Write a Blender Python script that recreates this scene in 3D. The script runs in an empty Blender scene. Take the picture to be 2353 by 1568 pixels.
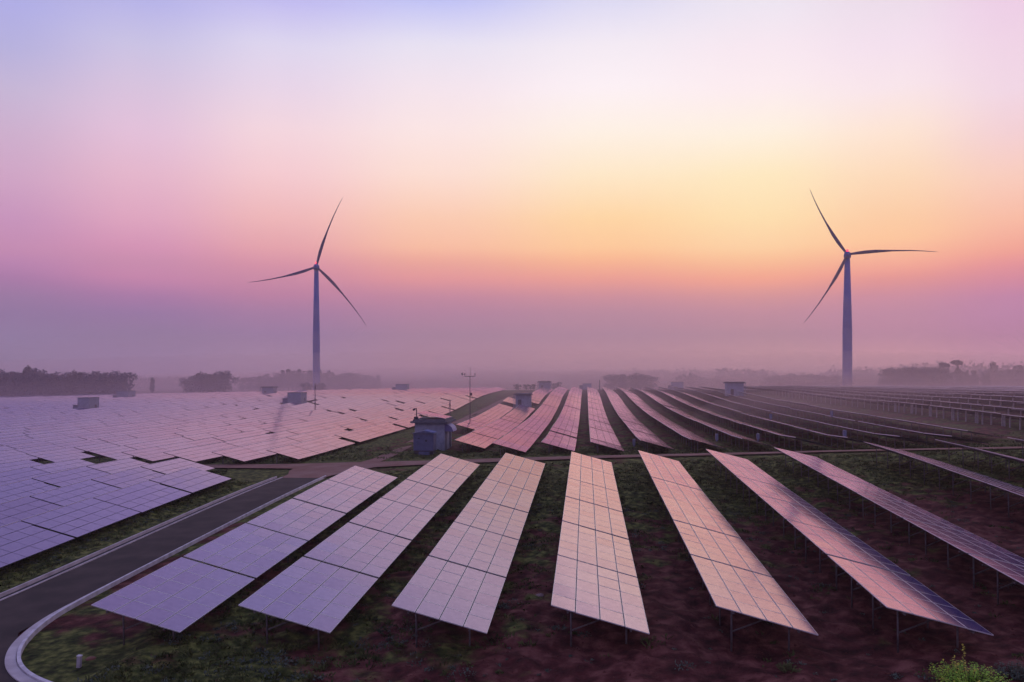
import bpy, math, random
import numpy as np
from mathutils import Matrix, Vector, Euler

random.seed(7)
rng = np.random.default_rng(7)
SC = bpy.context.scene
COL = SC.collection
PI = math.pi

# ------------------------------------------------------------------ camera
# the rows of tables run along +Y; the camera looks a little to their left
FPX, CX, HZ, PSI = 1830.0, 1176.5, 864.0, math.radians(5.28)   # photo measures (2353 px wide)
CZ = 13.0
cam = bpy.data.cameras.new('camera')
cam.sensor_width = 36.0
cam.lens = 28.0
cam.shift_y = 80.0 / 2353.0
cam.clip_start = 0.5
cam.clip_end = 6000.0
cam_o = bpy.data.objects.new('camera', cam)
COL.objects.link(cam_o)
cam_o.location = (0, 0, CZ)
cam_o.rotation_euler = (math.radians(90), 0, PSI)
SC.camera = cam_o


def at(px, d):
    """ground-plan point seen at photo column px, d metres ahead of the camera"""
    lat = (px - CX) / FPX * d
    return (lat * math.cos(PSI) - d * math.sin(PSI), lat * math.sin(PSI) + d * math.cos(PSI))


def zat(py, d):
    """world height seen at photo line py, d metres ahead"""
    return CZ - (py - HZ) / FPX * d


def project(p):
    lat = p[0] * math.cos(PSI) + p[1] * math.sin(PSI)
    d = -p[0] * math.sin(PSI) + p[1] * math.cos(PSI)
    if d < 1:
        return None
    return (CX + lat / d * FPX, HZ - (p[2] - CZ) / d * FPX, d)


# ------------------------------------------------------------------ render look
SC.view_settings.view_transform = 'Standard'
SC.view_settings.look = 'None'
SC.view_settings.exposure = 0.0
SC.view_settings.gamma = 1.0
SC.render.engine = 'CYCLES'
SC.cycles.use_denoising = True
SC.cycles.max_bounces = 6
SC.cycles.diffuse_bounces = 2
SC.cycles.glossy_bounces = 3
SC.cycles.volume_bounces = 2
SC.cycles.sample_clamp_indirect = 6.0


# ------------------------------------------------------------------ sky
def s2l(c):
    c = c / 255.0
    return c / 12.92 if c <= 0.04045 else ((c + 0.055) / 1.055) ** 2.4


def lin(r, g, b):
    return (s2l(r), s2l(g), s2l(b))


world = bpy.data.worlds.new('World')
SC.world = world
world.use_nodes = True
nt = world.node_tree
nt.nodes.clear()


def N(t, **kw):
    n = nt.nodes.new(t)
    for k, v in kw.items():
        setattr(n, k, v)
    return n


def math_node(op, a, b=None):
    n = N('ShaderNodeMath', operation=op)
    for i, v in enumerate((a, b)):
        if v is None:
            continue
        if isinstance(v, (int, float)):
            n.inputs[i].default_value = v
        else:
            nt.links.new(v, n.inputs[i])
    return n.outputs[0]


ZENITH = lin(118, 124, 176)
SKY_COLS = {   # photo column: [(photo line, linear red, green, blue)]
    0: [(0, 0.4436, 0.4393, 0.8203), (100, 0.4885, 0.4649, 0.7605), (200, 0.5946, 0.4996, 0.7069), (300, 0.6539, 0.4606, 0.6472), (400, 0.6806, 0.4078, 0.5971), (500, 0.6254, 0.3186, 0.5325), (570, 0.6138, 0.2828, 0.4727), (600, 0.5456, 0.2475, 0.4612), (640, 0.4273, 0.2028, 0.4075), (680, 0.3395, 0.1984, 0.383), (720, 0.277, 0.1865, 0.3712), (770, 0.2715, 0.2146, 0.3914), (820, 0.2711, 0.2252, 0.3781)],
    320: [(0, 0.4857, 0.4748, 0.8463), (100, 0.6169, 0.5741, 0.8137), (200, 0.7251, 0.5806, 0.7669), (300, 0.821, 0.5691, 0.7392), (400, 0.8469, 0.5081, 0.6406), (500, 0.8137, 0.4149, 0.5606), (570, 0.732, 0.3153, 0.4873), (600, 0.654, 0.2854, 0.4428), (640, 0.6347, 0.253, 0.4356), (680, 0.435, 0.1997, 0.4092), (720, 0.3137, 0.1868, 0.3964), (770, 0.2782, 0.2029, 0.3615), (820, 0.3201, 0.2311, 0.4069)],
    640: [(0, 0.5525, 0.5232, 0.9108), (100, 0.7579, 0.7076, 0.9009), (200, 0.851, 0.7067, 0.8486), (300, 0.9672, 0.7223, 0.7744), (400, 0.9875, 0.6461, 0.6725), (500, 0.9534, 0.5195, 0.5115), (570, 0.8699, 0.4007, 0.4257), (610, 0.7526, 0.311, 0.3969), (675, 0.5797, 0.2326, 0.3787), (720, 0.4146, 0.2069, 0.3898), (770, 0.317, 0.2056, 0.3835), (820, 0.3964, 0.2653, 0.4084)],
    1000: [(0, 0.5426, 0.5647, 0.9554), (100, 0.8392, 0.7988, 0.9311), (200, 0.958, 0.8281, 0.8939), (300, 1.035, 0.8468, 0.8248), (400, 1.0598, 0.7968, 0.6907), (500, 1.0616, 0.6599, 0.4663), (570, 1.0573, 0.5653, 0.3712), (600, 0.9502, 0.4309, 0.3238), (640, 0.8938, 0.3449, 0.3274), (680, 0.6333, 0.2625, 0.3532), (720, 0.4959, 0.235, 0.3601), (770, 0.393, 0.2344, 0.3443), (820, 0.4607, 0.2651, 0.3501)],
    1400: [(0, 0.7459, 0.7335, 0.9369), (100, 0.9447, 0.8744, 0.9474), (200, 1.0355, 0.9351, 0.9628), (300, 1.0598, 0.9449, 0.8261), (400, 1.0731, 0.8801, 0.6115), (500, 1.099, 0.7454, 0.3844), (570, 1.1089, 0.6496, 0.3267), (600, 1.0772, 0.5228, 0.2795), (640, 0.9768, 0.3849, 0.285), (680, 0.7214, 0.2998, 0.332), (720, 0.5373, 0.262, 0.3469), (770, 0.4443, 0.2508, 0.3439), (820, 0.5597, 0.3011, 0.3438)],
    1750: [(0, 0.8819, 0.8251, 0.9259), (100, 0.9768, 0.8539, 0.9226), (200, 1.035, 0.8974, 0.9174), (300, 1.0625, 0.9495, 0.7976), (400, 1.073, 0.8892, 0.5587), (500, 1.0951, 0.8217, 0.4448), (570, 1.1078, 0.7105, 0.3735), (600, 1.0909, 0.5886, 0.305), (640, 1.0703, 0.4275, 0.2663), (680, 0.7943, 0.3323, 0.313), (720, 0.6108, 0.2829, 0.3518), (770, 0.4967, 0.2704, 0.3385), (820, 0.6748, 0.3567, 0.3723)],
    2050: [(0, 0.877, 0.7582, 0.8656), (100, 0.9504, 0.7959, 0.8998), (200, 1.0027, 0.8411, 0.8775), (300, 1.0593, 0.8452, 0.6973), (400, 1.0652, 0.7706, 0.5214), (500, 1.0767, 0.6731, 0.385), (550, 1.1087, 0.637, 0.3432), (615, 1.04, 0.4308, 0.2967), (640, 0.9039, 0.3357, 0.2862), (680, 0.708, 0.2901, 0.3626), (720, 0.6033, 0.274, 0.3911), (770, 0.5622, 0.2686, 0.3882), (820, 0.793, 0.3883, 0.425)],
    2353: [(0, 0.8858, 0.6522, 0.8286), (100, 0.9162, 0.6967, 0.8319), (200, 0.9333, 0.7213, 0.8282), (300, 0.9631, 0.68, 0.7037), (400, 1.032, 0.6654, 0.5422), (500, 1.0497, 0.5537, 0.3865), (570, 1.0088, 0.4178, 0.3022), (600, 0.9097, 0.3236, 0.3124), (640, 0.7612, 0.269, 0.3545), (680, 0.6026, 0.2397, 0.4225), (720, 0.5696, 0.2409, 0.4441), (770, 0.5426, 0.2349, 0.4037), (820, 0.7136, 0.3387, 0.4626)],
}


def ramp(stops):
    r = N('ShaderNodeValToRGB')
    r.color_ramp.interpolation = 'EASE' if False else 'LINEAR'
    el = r.color_ramp.elements
    while len(el) > 1:
        el.remove(el[-1])
    first = True
    for pos, c in sorted(stops):
        if first:
            e = el[0]
            e.position = pos
            first = False
        else:
            e = el.new(pos)
        e.color = (*c, 1)
    return r


tc = N('ShaderNodeTexCoord')
sep = N('ShaderNodeSeparateXYZ')
nt.links.new(tc.outputs['Generated'], sep.inputs[0])
elev = math_node('MULTIPLY', math_node('ARCSINE', sep.outputs[2]), 180 / PI)
azim = math_node('ADD', math_node('MULTIPLY', math_node('ARCTAN2', sep.outputs[0], sep.outputs[1]), 180 / PI), 5.28)
pos = math_node('DIVIDE', math_node('ADD', elev, 10.0), 100.0)


def epos(e):
    return (e + 10) / 100


keys = []
for x, stops in SKY_COLS.items():
    az = math.atan((x - CX) / FPX)
    st = [(epos(math.degrees(math.atan((HZ - y) * math.cos(az) / FPX))), tuple(c)) for y, *c in stops]
    st.append((epos(0), tuple(stops[-1][1:])))
    st.append((epos(-9), tuple(0.25 * v for v in stops[-1][1:])))
    top = tuple(stops[0][1:])
    st.append((epos(40), tuple(0.45 * a + 0.55 * b for a, b in zip(top, ZENITH))))
    st.append((epos(75), ZENITH))
    r = ramp(st)
    nt.links.new(pos, r.inputs[0])
    keys.append((math.degrees(az), r.outputs[0]))
back = ramp([(epos(-9), lin(60, 55, 80)), (epos(0), lin(120, 108, 150)), (epos(8), lin(170, 140, 180)), (epos(20), lin(170, 160, 205)),
             (epos(45), lin(140, 142, 195)), (epos(75), ZENITH)])
nt.links.new(pos, back.inputs[0])
keys = [(-125, back.outputs[0])] + keys + [(125, back.outputs[0])]
cur = keys[0][1]
for (a0, _), (a1, c1) in zip(keys[:-1], keys[1:]):
    mr = N('ShaderNodeMapRange', interpolation_type='SMOOTHSTEP')
    mr.inputs[1].default_value, mr.inputs[2].default_value = a0, a1
    nt.links.new(azim, mr.inputs[0])
    mx = N('ShaderNodeMix', data_type='RGBA')
    nt.links.new(mr.outputs[0], mx.inputs[0])
    nt.links.new(cur, mx.inputs[6])
    nt.links.new(c1, mx.inputs[7])
    cur = mx.outputs[2]
bg = N('ShaderNodeBackground')
nt.links.new(cur, bg.inputs[0])
bg.inputs[1].default_value = 1.0
wo = N('ShaderNodeOutputWorld')
nt.links.new(bg.outputs[0], wo.inputs[0])

# the veiled sun, behind haze just over the horizon
sun = bpy.data.lights.new('sun', 'SUN')
sun.energy = 0.10
sun.angle = math.radians(30)
sun.color = (1.0, 0.78, 0.58)
sun_o = bpy.data.objects.new('sun', sun)
COL.objects.link(sun_o)
_az, _el = math.radians(16.2), math.radians(6)
sun_o.rotation_euler = Vector((math.sin(_az) * math.cos(_el), math.cos(_az) * math.cos(_el), math.sin(_el))).to_track_quat('Z', 'Y').to_euler()
sun_o.location = (60, 200, 60)


# ------------------------------------------------------------------ materials
def mat(name, col, rough=0.7, metal=0.0, spec=0.5, noise=None, bump=None):
    """noise: (scale, second colour, contrast low, high); bump: (scale, strength, distance)"""
    m = bpy.data.materials.new(name)
    m.use_nodes = True
    t = m.node_tree
    b = t.nodes['Principled BSDF']
    b.inputs['Base Color'].default_value = (*col, 1)
    b.inputs['Roughness'].default_value = rough
    b.inputs['Metallic'].default_value = metal
    b.inputs['Specular IOR Level'].default_value = spec
    geo = t.nodes.new('ShaderNodeNewGeometry')
    if noise:
        n = t.nodes.new('ShaderNodeTexNoise')
        n.inputs['Scale'].default_value = noise[0]
        n.inputs['Detail'].default_value = 5
        t.links.new(geo.outputs['Position'], n.inputs['Vector'])
        r = t.nodes.new('ShaderNodeValToRGB')
        r.color_ramp.elements[0].position = noise[2]
        r.color_ramp.elements[1].position = noise[3]
        r.color_ramp.elements[0].color = (*col, 1)
        r.color_ramp.elements[1].color = (*noise[1], 1)
        t.links.new(n.outputs[0], r.inputs[0])
        t.links.new(r.outputs[0], b.inputs['Base Color'])
    if bump:
        n2 = t.nodes.new('ShaderNodeTexNoise')
        n2.inputs['Scale'].default_value = bump[0]
        n2.inputs['Detail'].default_value = 6
        t.links.new(geo.outputs['Position'], n2.inputs['Vector'])
        bp = t.nodes.new('ShaderNodeBump')
        bp.inputs['Strength'].default_value = bump[1]
        bp.inputs['Distance'].default_value = bump[2]
        t.links.new(n2.outputs[0], bp.inputs['Height'])
        t.links.new(bp.outputs[0], b.inputs['Normal'])
    return m


def panel_glass():
    """dark silicon under a reflecting, slightly dewy cover glass"""
    m = bpy.data.materials.new('panel_glass')
    m.use_nodes = True
    t = m.node_tree
    t.nodes.clear()
    out = t.nodes.new('ShaderNodeOutputMaterial')
    d = t.nodes.new('ShaderNodeBsdfDiffuse')
    g = t.nodes.new('ShaderNodeBsdfGlossy')
    g.inputs['Color'].default_value = (1.0, 0.82, 0.93, 1)
    geo = t.nodes.new('ShaderNodeNewGeometry')
    n = t.nodes.new('ShaderNodeTexNoise')
    n.inputs['Scale'].default_value = 0.9
    n.inputs['Detail'].default_value = 4
    t.links.new(geo.outputs['Position'], n.inputs['Vector'])
    r = t.nodes.new('ShaderNodeMapRange')
    r.inputs[1].default_value, r.inputs[2].default_value = 0.3, 0.75
    r.inputs[3].default_value, r.inputs[4].default_value = 0.12, 0.135
    t.links.new(n.outputs[0], r.inputs[0])
    t.links.new(r.outputs[0], g.inputs['Roughness'])
    oi = t.nodes.new('ShaderNodeObjectInfo')
    mt = t.nodes.new('ShaderNodeMix')
    mt.data_type = 'RGBA'
    mt.inputs[6].default_value = (0.95, 0.715, 0.85, 1)
    mt.inputs[7].default_value = (1.0, 0.785, 0.93, 1)
    t.links.new(oi.outputs['Random'], mt.inputs[0])
    tco = t.nodes.new('ShaderNodeTexCoord')
    mp = t.nodes.new('ShaderNodeMapping')
    mp.inputs['Scale'].default_value = (6.1, 6.4, 1)
    mp.inputs['Location'].default_value = (0.5, 0.5, 0.5)
    t.links.new(tco.outputs['Object'], mp.inputs[0])
    sn = t.nodes.new('ShaderNodeVectorMath')
    sn.operation = 'FLOOR'
    t.links.new(mp.outputs[0], sn.inputs[0])
    cv = t.nodes.new('ShaderNodeVectorMath')
    cv.operation = 'MULTIPLY'
    cv.inputs[1].default_value = (1, 1, 0)
    t.links.new(sn.outputs[0], cv.inputs[0])
    wn = t.nodes.new('ShaderNodeTexWhiteNoise')
    wn.noise_dimensions = '3D'
    t.links.new(cv.outputs[0], wn.inputs['Vector'])
    nd = t.nodes.new('ShaderNodeTexNoise')
    nd.inputs['Scale'].default_value = 1.6
    nd.inputs['Detail'].default_value = 6
    t.links.new(geo.outputs['Position'], nd.inputs['Vector'])
    k1 = t.nodes.new('ShaderNodeMath')
    k1.operation = 'MULTIPLY_ADD'
    k1.inputs[1].default_value = 0.11
    k1.inputs[2].default_value = 0.96
    t.links.new(wn.outputs['Value'], k1.inputs[0])
    k2 = t.nodes.new('ShaderNodeMath')
    k2.operation = 'MULTIPLY_ADD'
    k2.inputs[1].default_value = 0.16
    t.links.new(nd.outputs[0], k2.inputs[0])
    t.links.new(k1.outputs[0], k2.inputs[2])
    vm = t.nodes.new('ShaderNodeVectorMath')
    vm.operation = 'SCALE'
    t.links.new(mt.outputs[2], vm.inputs[0])
    t.links.new(k2.outputs[0], vm.inputs['Scale'])
    t.links.new(vm.outputs[0], g.inputs['Color'])
    # the cells: fine squares, barely lighter lines between them
    d.inputs['Color'].default_value = (0.038, 0.040, 0.16, 1)
    fr = t.nodes.new('ShaderNodeFresnel')
    fr.inputs['IOR'].default_value = 3.1
    mx = t.nodes.new('ShaderNodeMixShader')
    t.links.new(fr.outputs[0], mx.inputs[0])
    t.links.new(d.outputs[0], mx.inputs[1])
    t.links.new(g.outputs[0], mx.inputs[2])
    t.links.new(mx.outputs[0], out.inputs[0])
    return m


def ground_mat():
    m = bpy.data.materials.new('soil_and_turf')
    m.use_nodes = True
    t = m.node_tree
    b = t.nodes['Principled BSDF']
    b.inputs['Roughness'].default_value = 0.95
    b.inputs['Specular IOR Level'].default_value = 0.15
    geo = t.nodes.new('ShaderNodeNewGeometry')

    def noise(scale, detail, stretch=None):
        n = t.nodes.new('ShaderNodeTexNoise')
        n.inputs['Scale'].default_value = scale
        n.inputs['Detail'].default_value = detail
        if stretch:
            mp = t.nodes.new('ShaderNodeMapping')
            mp.inputs['Scale'].default_value = stretch
            t.links.new(geo.outputs['Position'], mp.inputs[0])
            t.links.new(mp.outputs[0], n.inputs['Vector'])
        else:
            t.links.new(geo.outputs['Position'], n.inputs['Vector'])
        return n.outputs[0]

    def cr(src, stops):
        r = t.nodes.new('ShaderNodeValToRGB')
        e = r.color_ramp.elements
        e[0].position, e[1].position = stops[0][0], stops[-1][0]
        e[0].color, e[1].color = (*stops[0][1], 1), (*stops[-1][1], 1)
        for p, c in stops[1:-1]:
            x = e.new(p)
            x.color = (*c, 1)
        t.links.new(src, r.inputs[0])
        return r.outputs[0]

    soil = cr(noise(1.3, 8), [(0.3, (0.026, 0.007, 0.007)), (0.50, (0.088, 0.024, 0.023)), (0.70, (0.21, 0.080, 0.068))])
    turf = cr(noise(2.1, 8), [(0.3, (0.012, 0.018, 0.005)), (0.48, (0.056, 0.072, 0.018)), (0.70, (0.21, 0.22, 0.060))])
    at_ = t.nodes.new('ShaderNodeAttribute')
    at_.attribute_name = 'turf'
    add = t.nodes.new('ShaderNodeMath')
    add.operation = 'MULTIPLY_ADD'
    t.links.new(noise(0.45, 7), add.inputs[0])
    add.inputs[1].default_value = 1.3
    add.inputs[2].default_value = -0.65
    add2 = t.nodes.new('ShaderNodeMath')
    add2.operation = 'ADD'
    t.links.new(add.outputs[0], add2.inputs[0])
    t.links.new(at_.outputs['Fac'], add2.inputs[1])
    mr = t.nodes.new('ShaderNodeMapRange')
    mr.interpolation_type = 'SMOOTHSTEP'
    mr.inputs[1].default_value, mr.inputs[2].default_value = 0.38, 0.62
    t.links.new(add2.outputs[0], mr.inputs[0])
    mx = t.nodes.new('ShaderNodeMix')
    mx.data_type = 'RGBA'
    t.links.new(mr.outputs[0], mx.inputs[0])
    t.links.new(soil, mx.inputs[6])
    t.links.new(turf, mx.inputs[7])
    t.links.new(mx.outputs[2], b.inputs['Base Color'])
    bp = t.nodes.new('ShaderNodeBump')
    bp.inputs['Strength'].default_value = 0.9
    bp.inputs['Distance'].default_value = 0.13
    t.links.new(noise(5.5, 9), bp.inputs['Height'])
    t.links.new(bp.outputs[0], b.inputs['Normal'])
    return m


M = {
    'glass': panel_glass(),
    'ground': ground_mat(),
    'alu': mat('aluminium_frame', (0.60, 0.56, 0.62), 0.35, 0.3),
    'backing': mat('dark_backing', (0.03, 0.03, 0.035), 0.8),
    'steel': mat('galvanised_steel', (0.17, 0.15, 0.16), 0.6, 0.3, noise=(6, (0.09, 0.078, 0.082), 0.35, 0.7)),
    'asphalt': mat('asphalt', (0.024, 0.015, 0.014), 0.9, noise=(0.6, (0.062, 0.041, 0.037), 0.4, 0.75), bump=(40, 0.25, 0.01)),
    'concrete': mat('kerb_concrete', (0.60, 0.55, 0.57), 0.85, noise=(1.4, (0.40, 0.35, 0.37), 0.35, 0.75), bump=(14, 0.3, 0.02)),
    'kerbstone': mat('kerb_stone', (0.70, 0.67, 0.72), 0.8, noise=(2.2, (0.45, 0.42, 0.46), 0.4, 0.7)),
    'track': mat('dirt_track', (0.20, 0.085, 0.060), 0.95, noise=(0.5, (0.27, 0.155, 0.13), 0.35, 0.7), bump=(5, 0.5, 0.06)),
    'post': mat('concrete_post', (0.40, 0.37, 0.41), 0.8, noise=(3, (0.26, 0.24, 0.27), 0.4, 0.7)),
    'white': mat('white_render', (0.30, 0.32, 0.42), 0.75, noise=(1.6, (0.19, 0.21, 0.28), 0.4, 0.75)),
    'bluegrey': mat('blue_grey_steel', (0.10, 0.115, 0.22), 0.5, noise=(2.0, (0.07, 0.085, 0.165), 0.4, 0.7)),
    'blue': mat('blue_sheet', (0.045, 0.075, 0.32), 0.45),
    'dark': mat('dark_opening', (0.03, 0.03, 0.045), 0.5),
    'roof': mat('roof_slab', (0.13, 0.13, 0.16), 0.8, noise=(2.5, (0.08, 0.08, 0.10), 0.4, 0.7)),
    'stripe': mat('awning_white', (0.55, 0.52, 0.66), 0.7),
    'stripe_b': mat('awning_blue', (0.16, 0.15, 0.33), 0.7),
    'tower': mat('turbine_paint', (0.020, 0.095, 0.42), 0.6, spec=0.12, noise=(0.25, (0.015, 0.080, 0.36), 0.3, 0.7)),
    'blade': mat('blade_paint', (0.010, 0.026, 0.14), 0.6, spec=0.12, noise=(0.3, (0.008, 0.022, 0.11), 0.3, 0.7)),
    'mast': mat('mast_steel', (0.15, 0.10, 0.12), 0.55, 0.3),
    'bark': mat('bark', (0.05, 0.040, 0.035), 0.9),
    'leaf_a': mat('leaf_dark', (0.024, 0.036, 0.075), 0.8, noise=(0.5, (0.040, 0.056, 0.095), 0.35, 0.7)),
    'leaf_b': mat('leaf_mid', (0.030, 0.038, 0.046), 0.8, noise=(0.6, (0.050, 0.060, 0.060), 0.35, 0.7)),
    'grass': mat('grass_blades', (0.030, 0.044, 0.012), 0.85, spec=0.2, noise=(0.9, (0.13, 0.15, 0.045), 0.35, 0.72)),
    'weed': mat('silver_weed', (0.11, 0.145, 0.115), 0.8, spec=0.2, noise=(1.3, (0.045, 0.062, 0.044), 0.4, 0.7)),
    'shrub': mat('shrub_leaf', (0.26, 0.58, 0.03), 0.6, noise=(2.5, (0.75, 0.85, 0.05), 0.45, 0.75)),
    'shrub_y': mat('shrub_tip', (0.75, 0.68, 0.05), 0.6, noise=(5, (0.5, 0.36, 0.05), 0.4, 0.7)),
    'stem': mat('stem', (0.09, 0.07, 0.03), 0.8),
    'stone': mat('pale_stone', (0.32, 0.24, 0.24), 0.9, noise=(6, (0.2, 0.13, 0.12), 0.4, 0.7)),
    'clod': mat('soil_clod', (0.085, 0.028, 0.026), 0.95, spec=0.1, noise=(1.7, (0.17, 0.075, 0.065), 0.45, 0.75)),
    'box': mat('inverter_paint', (0.17, 0.18, 0.26), 0.6),
}
_lamp = bpy.data.materials.new('red_beacon_glow')
_lamp.use_nodes = True
_b = _lamp.node_tree.nodes['Principled BSDF']
_b.inputs['Base Color'].default_value = (0.6, 0.02, 0.03, 1)
_b.inputs['Emission Color'].default_value = (1.0, 0.03, 0.06, 1)
_b.inputs['Emission Strength'].default_value = 4.0
M['beacon'] = _lamp


# ------------------------------------------------------------------ mesh helpers
class MB:
    def __init__(self):
        self.v, self.f, self.m = [], [], []

    def add(self, vs, fs, mi=0):
        o = len(self.v)
        self.v += [tuple(x) for x in vs]
        self.f += [tuple(i + o for i in f) for f in fs]
        self.m += [mi] * len(fs)

    def box(self, c, s, mi=0, M4=None):
        x, y, z = s[0] / 2, s[1] / 2, s[2] / 2
        vs = [Vector((a, b, d)) for d in (-z, z) for b in (-y, y) for a in (-x, x)]
        vs = [(M4 @ v if M4 is not None else v) + Vector(c) for v in vs]
        self.add(vs, [(0, 2, 3, 1), (4, 5, 7, 6), (0, 1, 5, 4), (2, 6, 7, 3), (0, 4, 6, 2), (1, 3, 7, 5)], mi)

    def beam(self, a, b, w, h=None, mi=0):
        a, b = Vector(a), Vector(b)
        d = b - a
        q = d.to_track_quat('Z', 'X').to_matrix()
        self.box((a + b) / 2, (w, h or w, d.length), mi, q)

    def tube(self, pts, radii, n=8, mi=0, cap=True):
        rings = []
        o = len(self.v)
        pts = [Vector(p) for p in pts]
        for i, p in enumerate(pts):
            d = (pts[min(i + 1, len(pts) - 1)] - pts[max(i - 1, 0)]).normalized()
            q = d.to_track_quat('Z', 'X')
            for k in range(n):
                a = 2 * PI * k / n
                self.v.append(tuple(p + q @ Vector((math.cos(a) * radii[i], math.sin(a) * radii[i], 0))))
        for i in range(len(pts) - 1):
            for k in range(n):
                k2 = (k + 1) % n
                self.f.append((o + i * n + k, o + i * n + k2, o + (i + 1) * n + k2, o + (i + 1) * n + k))
                self.m.append(mi)
        if cap:
            self.f.append(tuple(o + k for k in reversed(range(n))))
            self.f.append(tuple(o + (len(pts) - 1) * n + k for k in range(n)))
            self.m += [mi, mi]

    def mesh(self, name, mats, smooth=False):
        me = bpy.data.meshes.new(name)
        me.from_pydata(self.v, [], self.f)
        for x in mats if isinstance(mats, (list, tuple)) else [mats]:
            me.materials.append(x)
        if len(me.polygons):
            me.polygons.foreach_set('material_index', self.m)
            if smooth:
                me.polygons.foreach_set('use_smooth', [True] * len(me.polygons))
        me.update()
        return me


def link(name, me, parent=None, loc=(0, 0, 0), rot=(0, 0, 0)):
    o = bpy.data.objects.new(name, me)
    COL.objects.link(o)
    o.location = loc
    o.rotation_euler = rot
    if parent is not None:
        o.parent = parent
    return o


def tag(o, label, cat=None, group=None, kind=None):
    o['label'] = label
    if cat:
        o['category'] = cat
    if group:
        o['group'] = group
    if kind:
        o['kind'] = kind
    return o


def thing(name, label, cat, loc, rotz=0.0, group=None):
    o = link(name, None, None, loc, (0, 0, rotz))
    o.empty_display_size = 0.3
    return tag(o, label, cat, group)


# ------------------------------------------------------------------ terrain
XN = np.array([-320, -250, -170, -120, -80, -40, 0, 20, 30, 45, 60, 90, 150, 320.])
YN = np.array([-40, 0, 35, 80, 88, 97, 150, 195, 268, 330, 400, 520, 800, 1000.])
BASE = np.array([-12.6, -12.45, -11.05, -9.35, -8.95, -9.45, -9.35, -8.65, -6.45, -5.95, -7.0, -9.0, -9.0, -9.0])
CR = np.array([
    [-4.4, -3.8, -3.2, -2.6, -1.9, -1.0, 0, .50, 1.3, 1.9, 2.2, 2.4, 2.6, 2.6],
    [-4.4, -3.8, -3.2, -2.6, -1.9, -1.0, 0, .50, 1.3, 1.9, 2.2, 2.4, 2.6, 2.6],
    [-4.4, -3.8, -3.2, -2.6, -1.9, -1.0, 0, .55, 1.3, 1.9, 2.2, 2.4, 2.6, 2.6],
    [-4.2, -3.6, -3.0, -2.4, -1.7, -1.0, 0, .65, 1.3, 1.8, 2.2, 4.0, 5.0, 5.0],
    [-4.65, -4.05, -3.45, -2.85, -2.15, -1.42, 0, .60, .95, 1.4, 1.9, 4.0, 5.5, 5.5],
    [-4.2, -3.6, -3.0, -2.4, -1.7, -1.0, 0, .50, .75, 1.1, 2.0, 4.4, 6.0, 6.0],
    [-4.4, -3.8, -3.1, -2.4, -1.7, -1.1, -.2, .50, .75, 1.3, 2.4, 4.5, 5.6, 5.6],
    [-4.8, -4.1, -3.2, -2.3, -1.6, -1.0, -.1, .40, .60, 1.0, 1.9, 3.5, 4.1, 4.1],
    [-4.9, -4.2, -2.9, -1.9, -.9, -.4, 0, .1, .1, .2, .5, 1.0, 1.2, 1.2],
    [-4.8, -4.2, -2.9, -1.8, -.8, -.4, 0, 0, 0, 0, .1, .1, .1, .1],
    [-4.4, -3.8, -2.5, -1.5, -.6, -.3, 0, 0, 0, 0, .1, .1, .1, .1],
    [-2, -1.8, -1.5, -1.0, -.4, -.2, 0, 0, 0, 0, 0, 0, 0, 0],
    [0] * 14, [0] * 14])
ZN = CZ + BASE[:, None] + CR


def hermite(xn, v, x):
    """shape-keeping cubic through (xn, v) along axis 0, sampled at x"""
    h = np.diff(xn)
    d = np.diff(v, axis=0) / h.reshape(-1, *([1] * (v.ndim - 1)))
    m = np.zeros_like(v)
    same = d[1:] * d[:-1] > 0
    m[1:-1] = np.where(same, 2 * d[1:] * d[:-1] / np.where(same, d[1:] + d[:-1], 1), 0)
    i = np.clip(np.searchsorted(xn, x) - 1, 0, len(xn) - 2)
    t = np.clip((x - xn[i]) / h[i], 0, 1).reshape(-1, *([1] * (v.ndim - 1)))
    hh = h[i].reshape(t.shape)
    return ((2 * t**3 - 3 * t**2 + 1) * v[i] + (t**3 - 2 * t**2 + t) * hh * m[i]
            + (-2 * t**3 + 3 * t**2) * v[i + 1] + (t**3 - t**2) * hh * m[i + 1])


GX = np.arange(-320, 321, 2.0)
GY = np.arange(-40, 1001, 2.0)
GZ = hermite(XN, hermite(YN, ZN, GY).T.copy(), GX).T     # [iy, ix]


def ground(x, y):
    x = np.asarray(x, float)
    y = np.asarray(y, float)
    fx = np.clip((x - GX[0]) / 2, 0, len(GX) - 1.001)
    fy = np.clip((y - GY[0]) / 2, 0, len(GY) - 1.001)
    ix, iy = fx.astype(int), fy.astype(int)
    tx, ty = fx - ix, fy - iy
    return (GZ[iy, ix] * (1 - tx) * (1 - ty) + GZ[iy, ix + 1] * tx * (1 - ty)
            + GZ[iy + 1, ix] * (1 - tx) * ty + GZ[iy + 1, ix + 1] * tx * ty)


def gz(x, y):
    return float(ground(x, y))


_W = [(rng.uniform(0.25, 1.9), rng.uniform(0, 2 * PI), rng.uniform(0, 2 * PI)) for _ in range(14)]

_W2 = [(rng.uniform(2.5, 7.5), rng.uniform(0, 2 * PI), rng.uniform(0, 2 * PI)) for _ in range(10)]


def lumps(x, y):
    z = 0
    for k, a, p in _W:
        z = z + 0.045 / (0.4 + k) * np.sin(k * (x * np.cos(a) + y * np.sin(a)) + p + 0.7 * np.sin(0.31 * x + p))
    for k, a, p in _W2:
        z = z + 0.022 * np.sin(k * (x * np.cos(a) + y * np.sin(a)) + p + 1.1 * np.sin(1.3 * k * .3 * y + p))
    return z


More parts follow.
